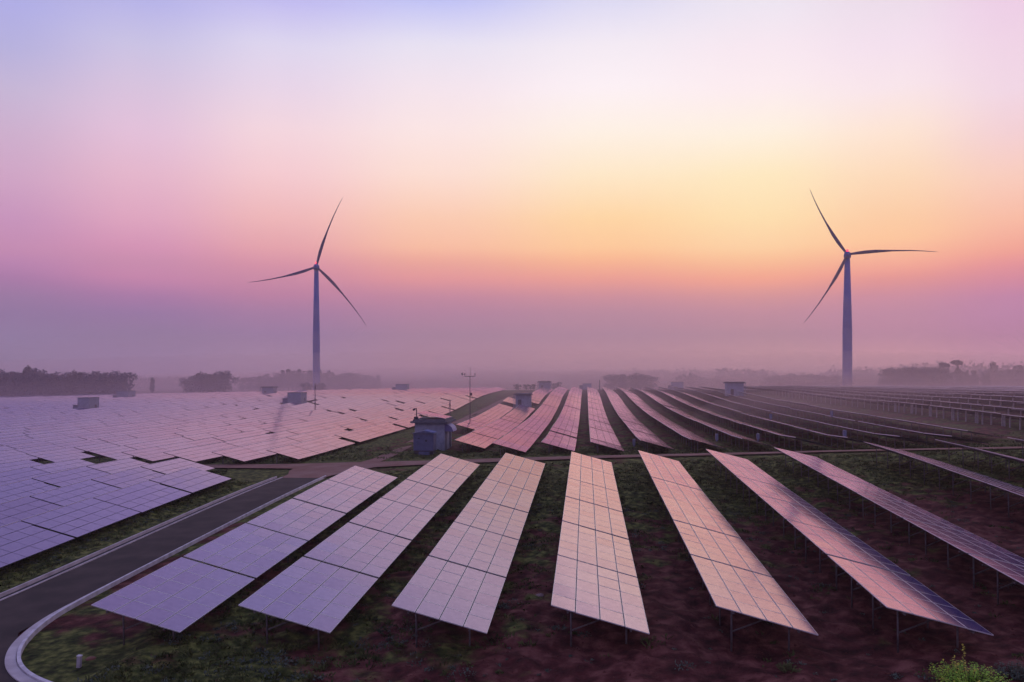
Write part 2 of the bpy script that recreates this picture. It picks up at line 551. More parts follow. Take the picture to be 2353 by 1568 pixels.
def flat_mask(x, y):
    """0 on the road, its kerbs and the track, 1 away from them"""
    road = np.clip(np.maximum(np.abs(x + 28.2) - 3.1, 0) / 0.8 + (y > 80), 0, 1)
    curve = np.clip((np.hypot(x + 26, y - 31) - 6.5) / 1.0, 0, 1)
    trk = np.clip((np.abs(y - 88) - 3.5) / 1.0, 0, 1)
    apron = np.clip((np.hypot(x + 28, y - 84) - 9) / 1.5, 0, 1)
    return np.minimum(np.minimum(road, curve), np.minimum(trk, apron))


def turf_amount(x, y):
    """where the grass grows (1) and where the red soil lies bare (0)"""
    t = 0.5 + 0 * x
    t = t + 0.34 * np.exp(-((x + 17) / 11) ** 2 - ((y - 27) / 5.5) ** 2)
    t = t + 0.34 * np.exp(-((x + 34) / 3.8) ** 2)                # verge by the concrete channel
    t = t - 0.34 * np.exp(-((x - 9) / 12) ** 2 - ((y - 33) / 13) ** 2)
    t = t - 0.33 * np.exp(-((x - 26) / 11) ** 2 - ((y - 50) / 18) ** 2)
    t = t - 0.14 * np.exp(-((x + 4) / 8) ** 2 - ((y - 30) / 4) ** 2)
    t = t + 0.28 * np.exp(-((y - 74) / 13) ** 2)
    t = t + 0.36 * np.exp(-((y - 95) / 6.0) ** 2)
    t = np.where(y > 105, np.clip(t, 0.44, 1), t)
    return np.clip(t, 0, 1)


def axis(a, b, step, lo, hi, grow):
    v = list(np.arange(a, b + 1e-6, step))
    s = step
    while v[-1] < hi:
        s *= grow
        v.append(min(v[-1] + s, hi))
    s = step
    left = []
    x = a
    while x > lo:
        s *= grow
        x = max(x - s, lo)
        left.append(x)
    return np.array(left[::-1] + v)


ax_ = axis(-40, 40, 0.26, -900, 900, 1.08)
ay_ = axis(26, 66, 0.22, -60, 930, 1.06)
XX, YY = np.meshgrid(ax_, ay_)
ZZ = ground(XX, YY) + lumps(XX, YY) * flat_mask(XX, YY) * np.clip(1.3 - np.abs(YY - 60) / 200, 0.2, 1)
ZZ -= 0.10 * (1 - flat_mask(XX, YY))
nx, ny = len(ax_), len(ay_)
me = bpy.data.meshes.new('ground')
vs = np.stack([XX, YY, ZZ], -1).reshape(-1, 3)
idx = np.arange(nx * ny).reshape(ny, nx)
fs = np.stack([idx[:-1, :-1], idx[:-1, 1:], idx[1:, 1:], idx[1:, :-1]], -1).reshape(-1, 4)
me.vertices.add(len(vs))
me.vertices.foreach_set('co', vs.ravel())
me.loops.add(fs.size)
me.loops.foreach_set('vertex_index', fs.ravel())
me.polygons.add(len(fs))
me.polygons.foreach_set('loop_start', np.arange(0, fs.size, 4))
me.polygons.foreach_set('loop_total', np.full(len(fs), 4))
me.polygons.foreach_set('use_smooth', np.ones(len(fs), bool))
me.update(calc_edges=True)
a_ = me.attributes.new('turf', 'FLOAT', 'POINT')
a_.data.foreach_set('value', turf_amount(XX, YY).ravel())
me.materials.append(M['ground'])
tag(link('ground', me), 'dark red soil and patchy turf under the solar tables', None, None, 'structure')


def ribbon(name, pts, widths, dz, m, thick=0.0, step=0.8, cross=4, label=None):
    """a strip that follows the ground: pts are ground-plan points of its middle"""
    P, Wd = [], []
    for (a, b, wa, wb) in zip(pts[:-1], pts[1:], widths[:-1], widths[1:]):
        n = max(1, int(math.dist(a, b) / step))
        for k in range(n):
            t = k / n
            P.append((a[0] + (b[0] - a[0]) * t, a[1] + (b[1] - a[1]) * t))
            Wd.append(wa + (wb - wa) * t)
    P.append(pts[-1])
    Wd.append(widths[-1])
    P = np.array(P)
    T = np.gradient(P, axis=0)
    T /= np.linalg.norm(T, axis=1)[:, None]
    Nn = np.stack([T[:, 1], -T[:, 0]], 1)
    mb = MB()
    rows = []
    for k in range(cross + 1):
        f = k / cross - 0.5
        q = P + Nn * (np.array(Wd) * f)[:, None]
        rows.append(np.column_stack([q, ground(q[:, 0], q[:, 1]) + dz]))
    n = len(P)
    for r in rows:
        mb.v += [tuple(x) for x in r]
    for k in range(cross):
        for i in range(n - 1):
            mb.f.append((k * n + i, k * n + i + 1, (k + 1) * n + i + 1, (k + 1) * n + i))
            mb.m.append(0)
    if thick:
        o = len(mb.v)
        for r in (rows[0], rows[-1]):
            mb.v += [(x[0], x[1], x[2] - thick) for x in r]
        for i in range(n - 1):
            mb.f.append((i, o + i, o + i + 1, i + 1))
            e = cross * n
            mb.f.append((e + i, e + i + 1, o + n + i + 1, o + n + i))
            mb.m += [0, 0]
        for i in (0, n - 1):
            mb.f.append((i, cross * n + i, o + n + i, o + i))
            mb.m.append(0)
    ob = link(name, mb.mesh(name, m))
    tag(ob, label, None, None, 'structure')
    return ob


# asphalt service road with its bend, kerbs and concrete channel
RR = [(-25.95, 77.5), (-25.95, 60), (-25.95, 44), (-25.9, 38), (-25.75, 36), (-25.3, 34), (-24.5, 32), (-23.2, 30.2), (-21.4, 28.8), (-18.5, 27.5), (-14, 26.4)]
KW = [0.11, 0.11, 0.12, 0.17, 0.26, 0.34, 0.38, 0.40, 0.40, 0.40, 0.40]
KO = [0.11, 0.11, 0.12, 0.16, 0.22, 0.26, 0.29, 0.30, 0.30, 0.30, 0.30]
for _ in range(3):        # round the bend
    A = np.column_stack([np.array(RR), KW, KO])
    B = np.empty((2 * len(A) - 2, 4))
    B[0::2] = .75 * A[:-1] + .25 * A[1:]
    B[1::2] = .25 * A[:-1] + .75 * A[1:]
    B = np.vstack([A[:1], B, A[-1:]])
    RR, KW, KO = [tuple(r[:2]) for r in B], list(B[:, 2]), list(B[:, 3])
mid, wid = [], []
for x, y in [(-27.95, 77.5), (-27.95, 44), (-28.2, 38), (-28.6, 33), (-29.2, 27), (-29.5, 20)]:
    mid.append((x, y))
    wid.append(4.1 if y > 40 else 4.1 + (40 - y) * 0.25)
ribbon('road', mid, wid, 0.035, M['asphalt'], cross=8, label='dark asphalt service road between two pale kerbs')
ribbon('road', [(-27.5, 33.5), (-25.6, 29.5), (-22, 26.0), (-14, 23.6)], [3.6, 5.0, 4.5, 4.5], 0.030, M['asphalt'], cross=8, label='bend of the dark asphalt service road')
ribbon('kerb', RR, KW, 0.08, M['concrete'], 0.25, 0.5, 2, 'pale concrete kerb strip along the turf side of the road')


P_ = np.array(RR)
T_ = np.gradient(P_, axis=0)
T_ /= np.linalg.norm(T_, axis=1)[:, None]
RI = [tuple(q) for q in P_ - np.stack([T_[:, 1], -T_[:, 0]], 1) * np.array(KO)[:, None]]
ribbon('kerb', RI, [0.08 + 0.17 * w for w in KW], 0.14, M['kerbstone'], 0.35, 0.5, 2, 'raised pale kerb stones edging the turf at the road bend')
LL = [(-30.1, 77.0), (-30.1, 60), (-30.1, 40), (-30.3, 34), (-30.8, 28), (-31.2, 20)]
ribbon('kerb', LL, [0.10] * 6, 0.09, M['concrete'], 0.3, 0.8, 2, 'pale kerb along the channel side of the road')
ribbon('channel_wall', [(x - 0.62, y) for x, y in LL], [0.10] * 6, 0.17, M['concrete'], 0.5, 0.8, 2, 'outer wall of the concrete drain channel along the road')
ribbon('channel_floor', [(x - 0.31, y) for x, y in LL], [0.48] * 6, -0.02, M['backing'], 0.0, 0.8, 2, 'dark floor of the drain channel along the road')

# reddish dirt track across the field and the branch to the hut
ribbon('track', [(-62, 91), (-45, 88.5), (-34, 87), (-27, 86.2), (-18, 87), (0, 88), (25, 89), (50, 88.2), (90, 85), (140, 82)],
       [3, 3, 4.5, 6.5, 4.0, 3.0, 2.6, 2.6, 2.8, 3], 0.05, M['track'], label='reddish dirt track crossing the field', cross=6)
ribbon('track', [(-28, 76.5), (-27.8, 79), (-27.5, 82), (-27, 86)], [4.4, 5.2, 8, 10], 0.045, M['track'], cross=6, label='bare dirt apron at the end of the asphalt road')
ribbon('track', [(-24.5, 87.5), (-24.6, 94), (-25.2, 104), (-26.5, 125), (-27.5, 160), (-27, 200), (-25, 240), (-22, 300)], [2.4, 2.0, 1.9, 1.9, 2.0, 2.0, 2.2, 2.4], 0.055, M['track'],
       label='narrow dirt track past the awning hut', cross=4)

# ------------------------------------------------------------------ solar tables
TAU = math.radians(15)
MP_Y, MP_X = 1.52, 1.02
NY, NX = 5, 4
TL, TW = NY * MP_Y, NX * MP_X
PITCH = 7.80
ROT = Matrix.Rotation(TAU, 3, 'Y')
S_ = ROT @ Vector((1, 0, 0))
NRM = ROT @ Vector((0, 0, 1))


def deck_pt(s, y, off, hc):
    return Vector((0, y, hc)) + S_ * s + NRM * off


def module_mesh(lx, ly):
    mb = MB()
    x, y, z, r = lx / 2, ly / 2, 0.02, 0.021
    mb.add([(-x, -y, -z), (x, -y, -z), (x, y, -z), (-x, y, -z), (-x, -y, z), (x, -y, z), (x, y, z), (-x, y, z),
            (-x + r, -y + r, z), (x - r, -y + r, z), (x - r, y - r, z), (-x + r, y - r, z)],
           [(0, 3, 2, 1), (0, 1, 5, 4), (1, 2, 6, 5), (2, 3, 7, 6), (3, 0, 4, 7), (4, 5, 9, 8), (5, 6, 10, 9), (6, 7, 11, 10), (7, 4, 8, 11)], 0)
    mb.add([(-x + r, -y + r, z - .003), (x - r, -y + r, z - .003), (x - r, y - r, z - .003), (-x + r, y - r, z - .003)], [(0, 1, 2, 3)], 1)
    return mb.mesh('solar_panel', [M['alu'], M['glass']])


ME_MODULE = module_mesh(MP_X - 0.034, MP_Y - 0.010)


def near_parts(clear):
    hc = clear + TW / 2 * math.sin(TAU)
    P = {}
    mb = MB()
    mb.box((0, 0, 0), (0.07, TL - 0.06, 0.10), 0)
    P['purlin'] = mb.mesh('purlin', M['steel'])
    a, b = deck_pt(-1.85, 0, -0.19, 0), deck_pt(1.85, 0, -0.19, 0)
    mb = MB()
    mb.beam(a, b, 0.07, 0.10)
    P['rafter'] = mb.mesh('rafter', M['steel'])
    for nm, s in (('back', -1.15), ('front', 1.2)):
        top = deck_pt(s, 0, -0.22, hc)
        mb = MB()
        mb.tube([(top.x, 0, -0.35), (top.x, 0, top.z)], [0.04, 0.04], 8)
        P[nm] = mb.mesh('post', M['steel'], True)
    p0 = deck_pt(-1.15, 0, -0.22, hc)
    p1 = deck_pt(0.30, 0, -0.23, hc)
    mb = MB()
    mb.beam((p0.x + 0.03, 0.06, p0.z - 0.95 if clear > .6 else 0.35), (p1.x, 0.06, p1.z), 0.05)
    P['brace'] = mb.mesh('brace', M['steel'])
    mb = MB()
    mb.beam((p0.x, -0.06, 0.55), (deck_pt(1.2, 0, 0, hc).x, -0.06, 0.42), 0.03)
    P['tie'] = mb.mesh('tie', M['steel'])
    P['hc'] = hc
    return P


NEAR = near_parts(0.90)


def place_frame(x, y, zj=0.0, roll=0.0):
    """ground point and rotation of a table whose middle stands at x, y"""
    za, zb = gz(x, y - TL / 2), gz(x, y + TL / 2)
    pitch = math.atan2(zb - za, TL)
    return (x, y, (za + zb) / 2 + zj), (pitch, roll, 0)


def near_table(x, y, label, group, zj):
    loc, rot = place_frame(x, y, zj, -math.radians(1.0 if 11 < x < 15 else 2.0 if x > 15 else 0))
    t = thing('solar_table', label, 'solar table', loc, 0, group)
    t.rotation_euler = rot
    hc = NEAR['hc']
    for i in range(NX):
        for j in range(NY):
            s = (i - (NX - 1) / 2) * MP_X
            yy = (j - (NY - 1) / 2) * MP_Y
            p = deck_pt(s, yy, 0, hc)
            link('solar_panel', ME_MODULE, t, p, (random.gauss(0, 0.0032), TAU + random.gauss(0, 0.0032), 0))
    for s in (-1.3, 1.3):
        link('purlin', NEAR['purlin'], t, deck_pt(s, 0, -0.08, hc), (0, TAU, 0))
    for yy in (-2.75, 0, 2.75):
        link('rafter', NEAR['rafter'], t, (0, yy, hc))
        link('post', NEAR['back'], t, (0, yy, 0))
        link('post', NEAR['front'], t, (0, yy, 0))
        link('brace', NEAR['brace'], t, (0, yy, 0))
    return t


def deck_into(mb, hc, detail=True, jit=0.003, T4=None):
    """the plane of modules as glass squares on a thin dark tray"""
    o = len(mb.v)
    c = deck_pt(0, 0, -0.035, hc)
    mb.box(c, (TW - 0.01, TL - 0.02, 0.05), 0, ROT)
    for i in range(NX):
        for j in range(NY if detail else 1):
            s = (i - (NX - 1) / 2) * MP_X
            yy = (j - (NY - 1) / 2) * MP_Y if detail else 0
            hx, hy = MP_X / 2 - 0.022, (MP_Y / 2 - 0.016) if detail else TL / 2 - 0.02
            da, db = random.gauss(0, jit), random.gauss(0, jit)
            vs = [deck_pt(s + a * hx, yy + b * hy, 0.004 + a * hx * da + b * hy * db, hc) for a, b in ((-1, -1), (1, -1), (1, 1), (-1, 1))]
            mb.add(vs, [(0, 1, 2, 3)], 1)
    mb.box(deck_pt(-TW / 2 - 0.012, 0, -0.01, hc), (0.03, TL - 0.02, 0.075), 2, ROT)
    if T4 is not None:
        for k in range(o, len(mb.v)):
            mb.v[k] = tuple(T4 @ Vector(mb.v[k]))


def posts_into(mb, hc, w, mi, T4=None, ys=(-2.75, 0, 2.75), both=True):
    o = len(mb.v)
    for yy in ys:
        for s in ((-1.15, 1.2) if both else (-1.3,)):
            top = deck_pt(s, 0, -0.08, hc).z
            x = s * math.cos(TAU)
            mb.box((x, yy, (top - 0.6) / 2), (w, w, top + 0.6), mi)
    mb.box(deck_pt(-1.5, 0, -0.11, hc), (0.10, TL - .1, 0.10), mi, ROT)
    if T4 is not None:
        for k in range(o, len(mb.v)):
            mb.v[k] = tuple(T4 @ Vector(mb.v[k]))


HC_FAR = 0.48 + TW / 2 * math.sin(TAU)
HC_HIGH = 0.80 + TW / 2 * math.sin(TAU)
ME_DECK = []
for k in range(6):
    mb = MB()
    deck_into(mb, 0.0)
    ME_DECK.append(mb.mesh('panel_deck', [M['backing'], M['glass'], M['alu']]))
MB_ = MB()
MB_.box((0, 0, -0.3), (0.16, 0.16, 1.0))
mb = MB()
_t = deck_pt(-1.25, 0, -0.08, HC_HIGH)
mb.box((0, 0, (_t.z - 0.5) / 2), (0.17, 0.17, _t.z + 0.5))
ME_CPOST = mb.mesh('post', M['post'])
mb = MB()
_t2 = deck_pt(-1.15, 0, -0.06, HC_FAR)
mb.box((0, 0, (_t2.z - 0.5) / 2), (0.09, 0.09, _t2.z + 0.5))
ME_FPOST = mb.mesh('post', M['steel'])


def nth(n):
    w = ['first', 'second', 'third', 'fourth', 'fifth', 'sixth', 'seventh', 'eighth', 'ninth', 'tenth', 'eleventh', 'twelfth', 'thirteenth', 'fourteenth',
         'fifteenth', 'sixteenth', 'seventeenth', 'eighteenth', 'nineteenth', 'twentieth']
    return w[n - 1] if n <= 20 else ['twenty', 'thirty', 'forty'][n // 10 - 2] + (('-' + w[n % 10 - 1]) if n % 10 else 'th')


HUTS = [  # px, depth, width, depth of hut, height
    dict(px=987, d=106.5, w=3.9, l=6.0, h=3.7, kind='main'),
    dict(px=192, d=232, w=3.6, l=4.7, h=4.0, kind='annex'),
    dict(px=676, d=238, w=4.1, l=5.0, h=3.6, kind='annex'),
    dict(px=1201, d=212, w=3.8, l=4.5, h=3.4, kind='roofed'),
    dict(px=1690, d=250, w=5.0, l=4.5, h=4.0, kind='roofed'),
    dict(px=281, d=296, w=4.4, l=5.0, h=3.4, kind='annex'),
    dict(px=614, d=306, w=4.0, l=4.5, h=3.4, kind='roofed'),
    dict(px=922, d=322, w=4.6, l=4.5, h=3.2, kind='annex'),
    dict(px=1251, d=326, w=4.6, l=4.5, h=3.4, kind='roofed'),
    dict(px=1557, d=352, w=5.0, l=4.5, h=3.4, kind='annex'),
    dict(px=1349, d=344, w=3.6, l=4.5, h=2.6, kind='annex'),
]
for h in HUTS:
    h['x'], h['y'] = at(h['px'], h['d'])


def clear_of_huts(x, y):
    for h in HUTS:
        if abs(x - h['x']) < h['w'] / 2 + 2.6 and abs(y - h['y'] - h['l'] / 2) < h['l'] / 2 + 4.2 + (2.0 if h['kind'] == 'main' else 0):
            return False
    return True


tables = []   # (x, y, block, row number, position, roll/height jitter)
# near block: rows from the road outwards
for i, xh in enumerate([-20.86, -14.4, -7.9, -1.4, 5.1, 11.6, 18.1, 26.4, 32.9, 39.4]):
    n = 5 if i == 0 else 6
    for k in range(n):
        tables.append((xh + 1.97, 32.0 + PITCH * k + TL / 2, 'near', i + 1, k + 1, random.uniform(-.015, .015)))
# beyond the channel: near block and, after the track, the wide field behind it
for i in range(38):
    xc = -33.6 - 1.97 - 5.9 * i
    hj = random.uniform(-.04, .04)
    end = {0: 73.2, 1: 82}.get(i, 82.4)
    y = end - TL / 2
    k = 0
    col = []
    while y > 12:
        col.append(y)
        y -= PITCH
    for k, yy in enumerate(col[::-1]):
        tables.append((xc, yy, 'channel', i + 1, k + 1, hj + random.uniform(-.03, .03)))
    y = {0: 91, 1: 89.3, 2: 89.3, 3: 90.5, 4: 93.0, 5: 90.0, 6: 88.0, 7: 86.5}.get(i, 82.6 if i % 3 else 83.0) + TL / 2
    k = 0
    hj = random.uniform(-.04, .04)
    while y < 338:
        if not (i > 2 and random.random() < 0.006):
            k += 1
            tables.append((xc, y, 'field', i + 1, k, hj + random.uniform(-.02, .02)))
        y += PITCH + (random.uniform(1.2, 3.2) if random.random() < 0.13 else random.uniform(-.14, 0.0))
        if random.random() < 0.2:
            hj = random.uniform(-.06, .06)
# behind the track
for i in range(38):
    xh = -22.6 + 5.8 * (i)
    xc = xh + 1.97
    grass = 48.5 < xh < 57
    if grass:
        continue
    block = 'back' if xh < 50 else 'high'
    y0 = {0: 138, 1: 101.5}.get(i, 93.8 if i < 8 else 93.0 + 0.35 * (i - 8))
    if i == 12:
        y0 = 103
    if block == 'high':
        y0 = 111 + 2.0 * ((i - 14) % 3)
    y = y0 + TL / 2
    y1 = 234 if i == 0 else 338
    k = 0
    hj = random.uniform(-.06, .06)
    while y < y1:
        k += 1
        tables.append((xc, y, block, i + 1 if block == 'back' else i - 13, k, hj + random.uniform(-.03, .03)))
        y += PITCH + (random.uniform(0.5, 1.2) if random.random() < 0.06 else random.uniform(0, 0.06))
        if random.random() < 0.15:
            hj = random.uniform(-.07, .07)


def seen_area(t):
    x, y, b = t[0], t[1], t[2]
    hc = NEAR['hc'] if b == 'near' else HC_HIGH if b == 'high' else HC_FAR
    loc, rot = place_frame(x, y)
    ps = [project((x + a * 1.97, y + c * TL / 2, loc[2] + hc - a * 0.53)) for a in (-1, 1) for c in (-1, 1)]
    if any(p is None for p in ps):
        return 0, False
    xs, ys = [p[0] for p in ps], [p[1] for p in ps]
    near_frame = max(xs) > -330 and min(xs) < 2353 + 330 and min(ys) < 1568 + 260
    w = min(max(xs), 2353) - max(min(xs), 0)
    hgt = min(max(ys), 1568) - min(ys)
    if w <= 0 or hgt <= 0:
        return 0, near_frame
    return w * max(hgt, 6.0) + (1e7 if b == 'near' else 0), near_frame


pool = []
for t in tables:
    if not clear_of_huts(t[0], t[1]):
        continue
    a, nf = seen_area(t)
    if nf:
        pool.append((a, t))
pool.sort(key=lambda q: -q[0])
single = pool[:290]
rest = pool[290:]

GROUP = {'near': 'solar tables in the rows between the asphalt road and the bare red soil', 'channel': 'solar tables in the rows beyond the drain channel',
         'field': 'solar tables of the wide field behind the dirt track', 'back': 'solar tables in the curving rows behind the dirt track',
         'high': 'solar tables on tall pale posts past the grass strip'}
n_near = 0
for a, (x, y, b, i, k, hj) in single:
    if b == 'near':
        where = 'beside the asphalt road' if i == 1 else 'from the asphalt road'
        hue = 'blue-violet' if i <= 2 else 'lilac' if i == 3 else 'salmon' if i <= 5 else 'half dark'
        lab = f'{hue} solar table, {nth(k)} from the near end, {nth(i)} row {where}'
        if a > 1e7 or True:
            near_table(x, y, lab, GROUP[b], hj)
            continue
    lab = {'channel': f'violet solar table, {nth(k)} along the {nth(i)} row beyond the drain channel',
           'field': f'pinkish solar table, {nth(k)} past the track in {nth(i)} row beyond the hut track',
           'back': f'solar table, {nth(k)} past the dirt track in {nth(i)} curving row from the hut',
           'high': f'dark-backed solar table, {nth(k)} along the {nth(i)} row on pale posts'}[b]
    loc, rot = place_frame(x, y, hj)
    t = thing('solar_table', lab, 'solar table', loc, 0, GROUP[b])
    t.rotation_euler = rot
    hc = HC_HIGH if b == 'high' else HC_FAR
    link('panel_deck', random.choice(ME_DECK), t, (0, 0, hc), (0, random.gauss(0, 0.002) - (math.radians(min(4, max(0, (x - 14) * .13))) if b == 'back' else 0), 0))
    if b == 'high':
        for yy in (-3.3, -2.7, 0.4, 3.0) if i == 1 else (-2.6, 1.6):
            link('post', ME_CPOST, t, (-1.25 * math.cos(TAU), yy, 0))
    else:
        for yy in (-2.75, 0, 2.75):
            link('post', ME_FPOST, t, (-1.15 * math.cos(TAU), yy, 0))

mb = MB()
for a, (x, y, b, i, k, hj) in rest:
    loc, rot = place_frame(x, y, hj)
    T4 = Matrix.Translation(loc) @ Euler((rot[0], random.gauss(0, .002), 0)).to_matrix().to_4x4()
    hc = HC_HIGH if b == 'high' else HC_FAR
    deck_into(mb, hc, True, 0.003, T4)
    posts_into(mb, hc, 0.13 if b == 'high' else 0.08, 3 if b == 'high' else 0, T4, both=False, ys=(-2.6, 1.6) if b == 'high' else (-2.75, 0, 2.75))
far = link('distant_solar_tables', mb.mesh('distant_solar_tables', [M['backing'], M['glass'], M['alu'], M['post']]))
tag(far, 'mass of solar tables fading into the mist at the far edge of the field', 'solar tables', None, 'stuff')


# inverter boxes hung under the back rows
mb = MB()
mb.box((0, 0, 0), (0.28, 0.50, 0.74), 0)
mb.box((-0.16, 0, 0.05), (0.03, 0.46, 0.50), 1)
mb.box((0, 0, -0.48), (0.16, 0.40, 0.16), 1)
ME_BOX = mb.mesh('inverter_box', [M['box'], M['bluegrey']])
IB = [(1457, 98, 1016), (1647, 100, 1004), (1742, 103, 1003), (1771, 126, 957), (1941, 96, 996), (1911, 124, 950), (1487, 62, 1110), (1492, 96, 1022)]
mb_where = ['under the fifth curving row', 'under the pink row nearest the turf bank', 'in the dark gap by the turf bank', 'deep between the curving rows', 'beside a bright table edge',
            'past the mist-grey row edges', 'under a salmon table', 'low under a row end']
for (px, d, py), w_ in zip(IB[:6], mb_where):
    x, y = at(px, d)
    tag(link('inverter_box', ME_BOX, None, (x, y, zat(py, d))), f'small pale blue inverter box hung {w_}', 'inverter box', 'inverter boxes under the rows')


# ------------------------------------------------------------------ huts
def make_hut(h, label, group=None):
    x, y = h['x'], h['y']
    w, l, hh = h['w'], h['l'], h['h']
    t = thing('control_hut', label, 'hut', (x, y, gz(x, y + l / 2)), 0, group)
    mb = MB()
    mb.box((0, l / 2, hh / 2 - 0.2), (w, l, hh + 0.4))
    for sx in (-1, 1):
        mb.box((sx * (w / 2 - 0.02), 0.12, hh / 2 - .2), (0.14, 0.22, hh + 0.38))
    link('wall', mb.mesh('wall', M['white']), t)
    mb = MB()
    if h['kind'] == 'annex':
        mb.box((0, l / 2, hh + 0.08), (w + 0.16, l + 0.16, 0.16))
    else:
        mb.box((0, l / 2, hh + 0.12), (w + 1.1, l + 1.1, 0.24))
        mb.box((0, l / 2, hh + 0.36), (w + 0.5, l + 0.5, 0.22))
    link('roof', mb.mesh('roof', M['roof']), t)
    # openings on the side that faces the rows (+X)
    for yy, hw, zz, hz in ([(1.1, 0.45, 1.15, 1.1), (4.6, 0.45, 1.15, 1.1)] if h['kind'] == 'main' else [(l * 0.62, 0.4, 1.6, 0.45)]):
        mb = MB()
        mb.box((w / 2 + 0.03, yy, zz), (0.06, hw * 2, hz * 2))
        o = link('door' if hz > 1 else 'window', mb.mesh('door' if hz > 1 else 'window', M['dark']), t)
        mb = MB()
        for s in (-1, 1):
            mb.box((w / 2 + 0.05, yy + s * (hw + 0.05), zz), (0.10, 0.10, hz * 2 + 0.2))
        mb.box((w / 2 + 0.05, yy, zz + hz + 0.05), (0.10, hw * 2, 0.10))
        link('frame', mb.mesh('frame', M['white']), o)
    if h['kind'] == 'roofed':
        for sx in (-1, 1):
            mb = MB()
            mb.box((sx * (w / 2 + 0.4), -0.35, hh / 2), (0.16, 0.16, hh))
            link('post', mb.mesh('post', M['white']), t)
        mb = MB()
        mb.box((-w * 0.2, -0.03, 1.1), (0.9, 0.06, 2.2))
        link('door', mb.mesh('door', M['dark']), t)
    if h['kind'] == 'annex':
        mb = MB()
        mb.box((-w / 2 - 0.75, 1.0, 0.85), (1.5, 2.0, 2.1))
        mb.box((-w / 2 - 0.75, 1.0, 1.95), (1.75, 2.3, 0.12), 1)
        link('annex', mb.mesh('annex', [M['bluegrey'], M['roof']]), t)
    return t


LABH = ['pale blue-grey control hut with awning and roof panel beside the dirt track',
        'pale box hut with low annex standing alone in the violet field',
        'bluish box hut with low annex beside a thin pole among pink tables',
        'grey hut under a dark overhanging roof at the end of the hut track',
        'pale hut with dark overhanging roof and porch posts above the curving rows',
        'faint box hut in front of the dark wood beyond the violet field',
        'faint roofed hut before the wide hazy wood near the wind turbine',
        'faint box hut at the misty edge of the pink field between wood and mast',
        'faint roofed hut with dark shrubs behind the grey hut at the track end',
        'faint misty box hut between two hazy tree clumps',
        'low faint box hut where the rows meet at the crest']
hut_objs = [make_hut(h, lb, 'small equipment huts in the solar field') for h, lb in zip(HUTS, LABH)]
H0 = HUTS[0]
t = hut_objs[0]
# awning over the door side: a quarter-round canopy in stripes
mb = MB()
segs, ns = 8, 7
R_ = 1.15
for k in range(ns):
    y0, y1 = 0.55 + k * 0.42, 0.55 + (k + 1) * 0.42
    for s in range(segs):
        a0, a1 = PI / 2 * s / segs, PI / 2 * (s + 1) / segs
        q = [(H0['w'] / 2 + R_ * math.sin(a), yy, H0['h'] - 1.15 + 1.0 * math.cos(a)) for a, yy in ((a0, y0), (a0, y1), (a1, y1), (a1, y0))]
        mb.add(q, [(0, 1, 2, 3)], k % 2)
        mb.add([(p[0] - .02, p[1], p[2] - .03) for p in q], [(3, 2, 1, 0)], k % 2)
for yy in (0.55, 0.55 + ns * 0.42):
    q = [(H0['w'] / 2, yy, H0['h'] - 1.15)] + [(H0['w'] / 2 + R_ * math.sin(PI / 2 * s / segs), yy, H0['h'] - 1.15 + math.cos(PI / 2 * s / segs)) for s in range(segs + 1)]
    mb.add(q, [tuple(range(len(q)))], 1)
link('awning', mb.mesh('awning', [M['stripe'], M['stripe_b']]), t)
# tilted panel on the roof with its rack
rp = thing('roof_solar_panel', 'tilted solar panel lying on the roof of the awning hut', 'solar panel', (H0['x'] + 0.1, H0['y'] + 0.3, gz(H0['x'], H0['y'] + 3) + H0['h'] + 0.47))
mb = MB()
RX = Matrix.Rotation(math.radians(11), 3, 'Y')
for i in range(3):
    for j in range(3):
        c = RX @ Vector(((i - 1) * 1.35, 1.0 + j * 1.75, 0)) + Vector((0, 0, 0.48))
        mb.box(c, (1.32, 1.72, 0.05), 0, RX)
        mb.box(c + RX @ Vector((0, 0, 0.027)), (1.26, 1.66, 0.008), 1, RX)
link('solar_panel', mb.mesh('solar_panel', [M['alu'], M['glass']]), rp)
mb = MB()
for sx, hz_ in ((-1.5, 0.70), (0, 0.42), (1.5, 0.16)):
    for yy in (0.6, 4.8):
        mb.box((sx, yy + .3, hz_ / 2), (0.04, 0.04, hz_))
link('rack', mb.mesh('rack', M['steel']), rp)
# transformer cabinet in front of the hut
cx_, cy_ = at(973, 101.5)
cb = thing('transformer_cabinet', 'blue-grey transformer cabinet with gabled lid in front of the awning hut', 'cabinet', (cx_, cy_, gz(cx_, cy_)))
mb = MB()
mb.box((0, 1.0, 1.55), (2.6, 2.0, 2.2))
for k in range(5):
    mb.box((-1.3 + 0.02 + k * 0.64, -0.012, 1.55), (0.035, 0.03, 2.1))
link('body', mb.mesh('body', M['bluegrey']), cb)
mb = MB()
mb.add([(-1.5, -.2, 2.66), (1.5, -.2, 2.66), (1.5, 2.2, 2.66), (-1.5, 2.2, 2.66), (0, -.2, 3.0), (0, 2.2, 3.0)], [(0, 1, 4), (1, 2, 5, 4), (3, 5, 2), (0, 4, 5, 3), (0, 3, 2, 1)])
link('lid', mb.mesh('lid', M['bluegrey']), cb)
mb = MB()
mb.box((0.72, 1.0, 2.89), (1.25, 1.9, 0.05), 0, Matrix.Rotation(math.atan2(.34, 1.5), 3, 'Y'))
link('vent_panel', mb.mesh('vent_panel', M['blue']), cb)
mb = MB()
mb.box((0, 1.0, 0.1), (2.4, 1.8, 0.72))
link('plinth', mb.mesh('plinth', M['dark']), cb)
mb = MB()
mb.box((0.2, -0.45, 0.16), (1.3, 0.7, 0.36))
link('step', mb.mesh('step', M['bluegrey']), cb)
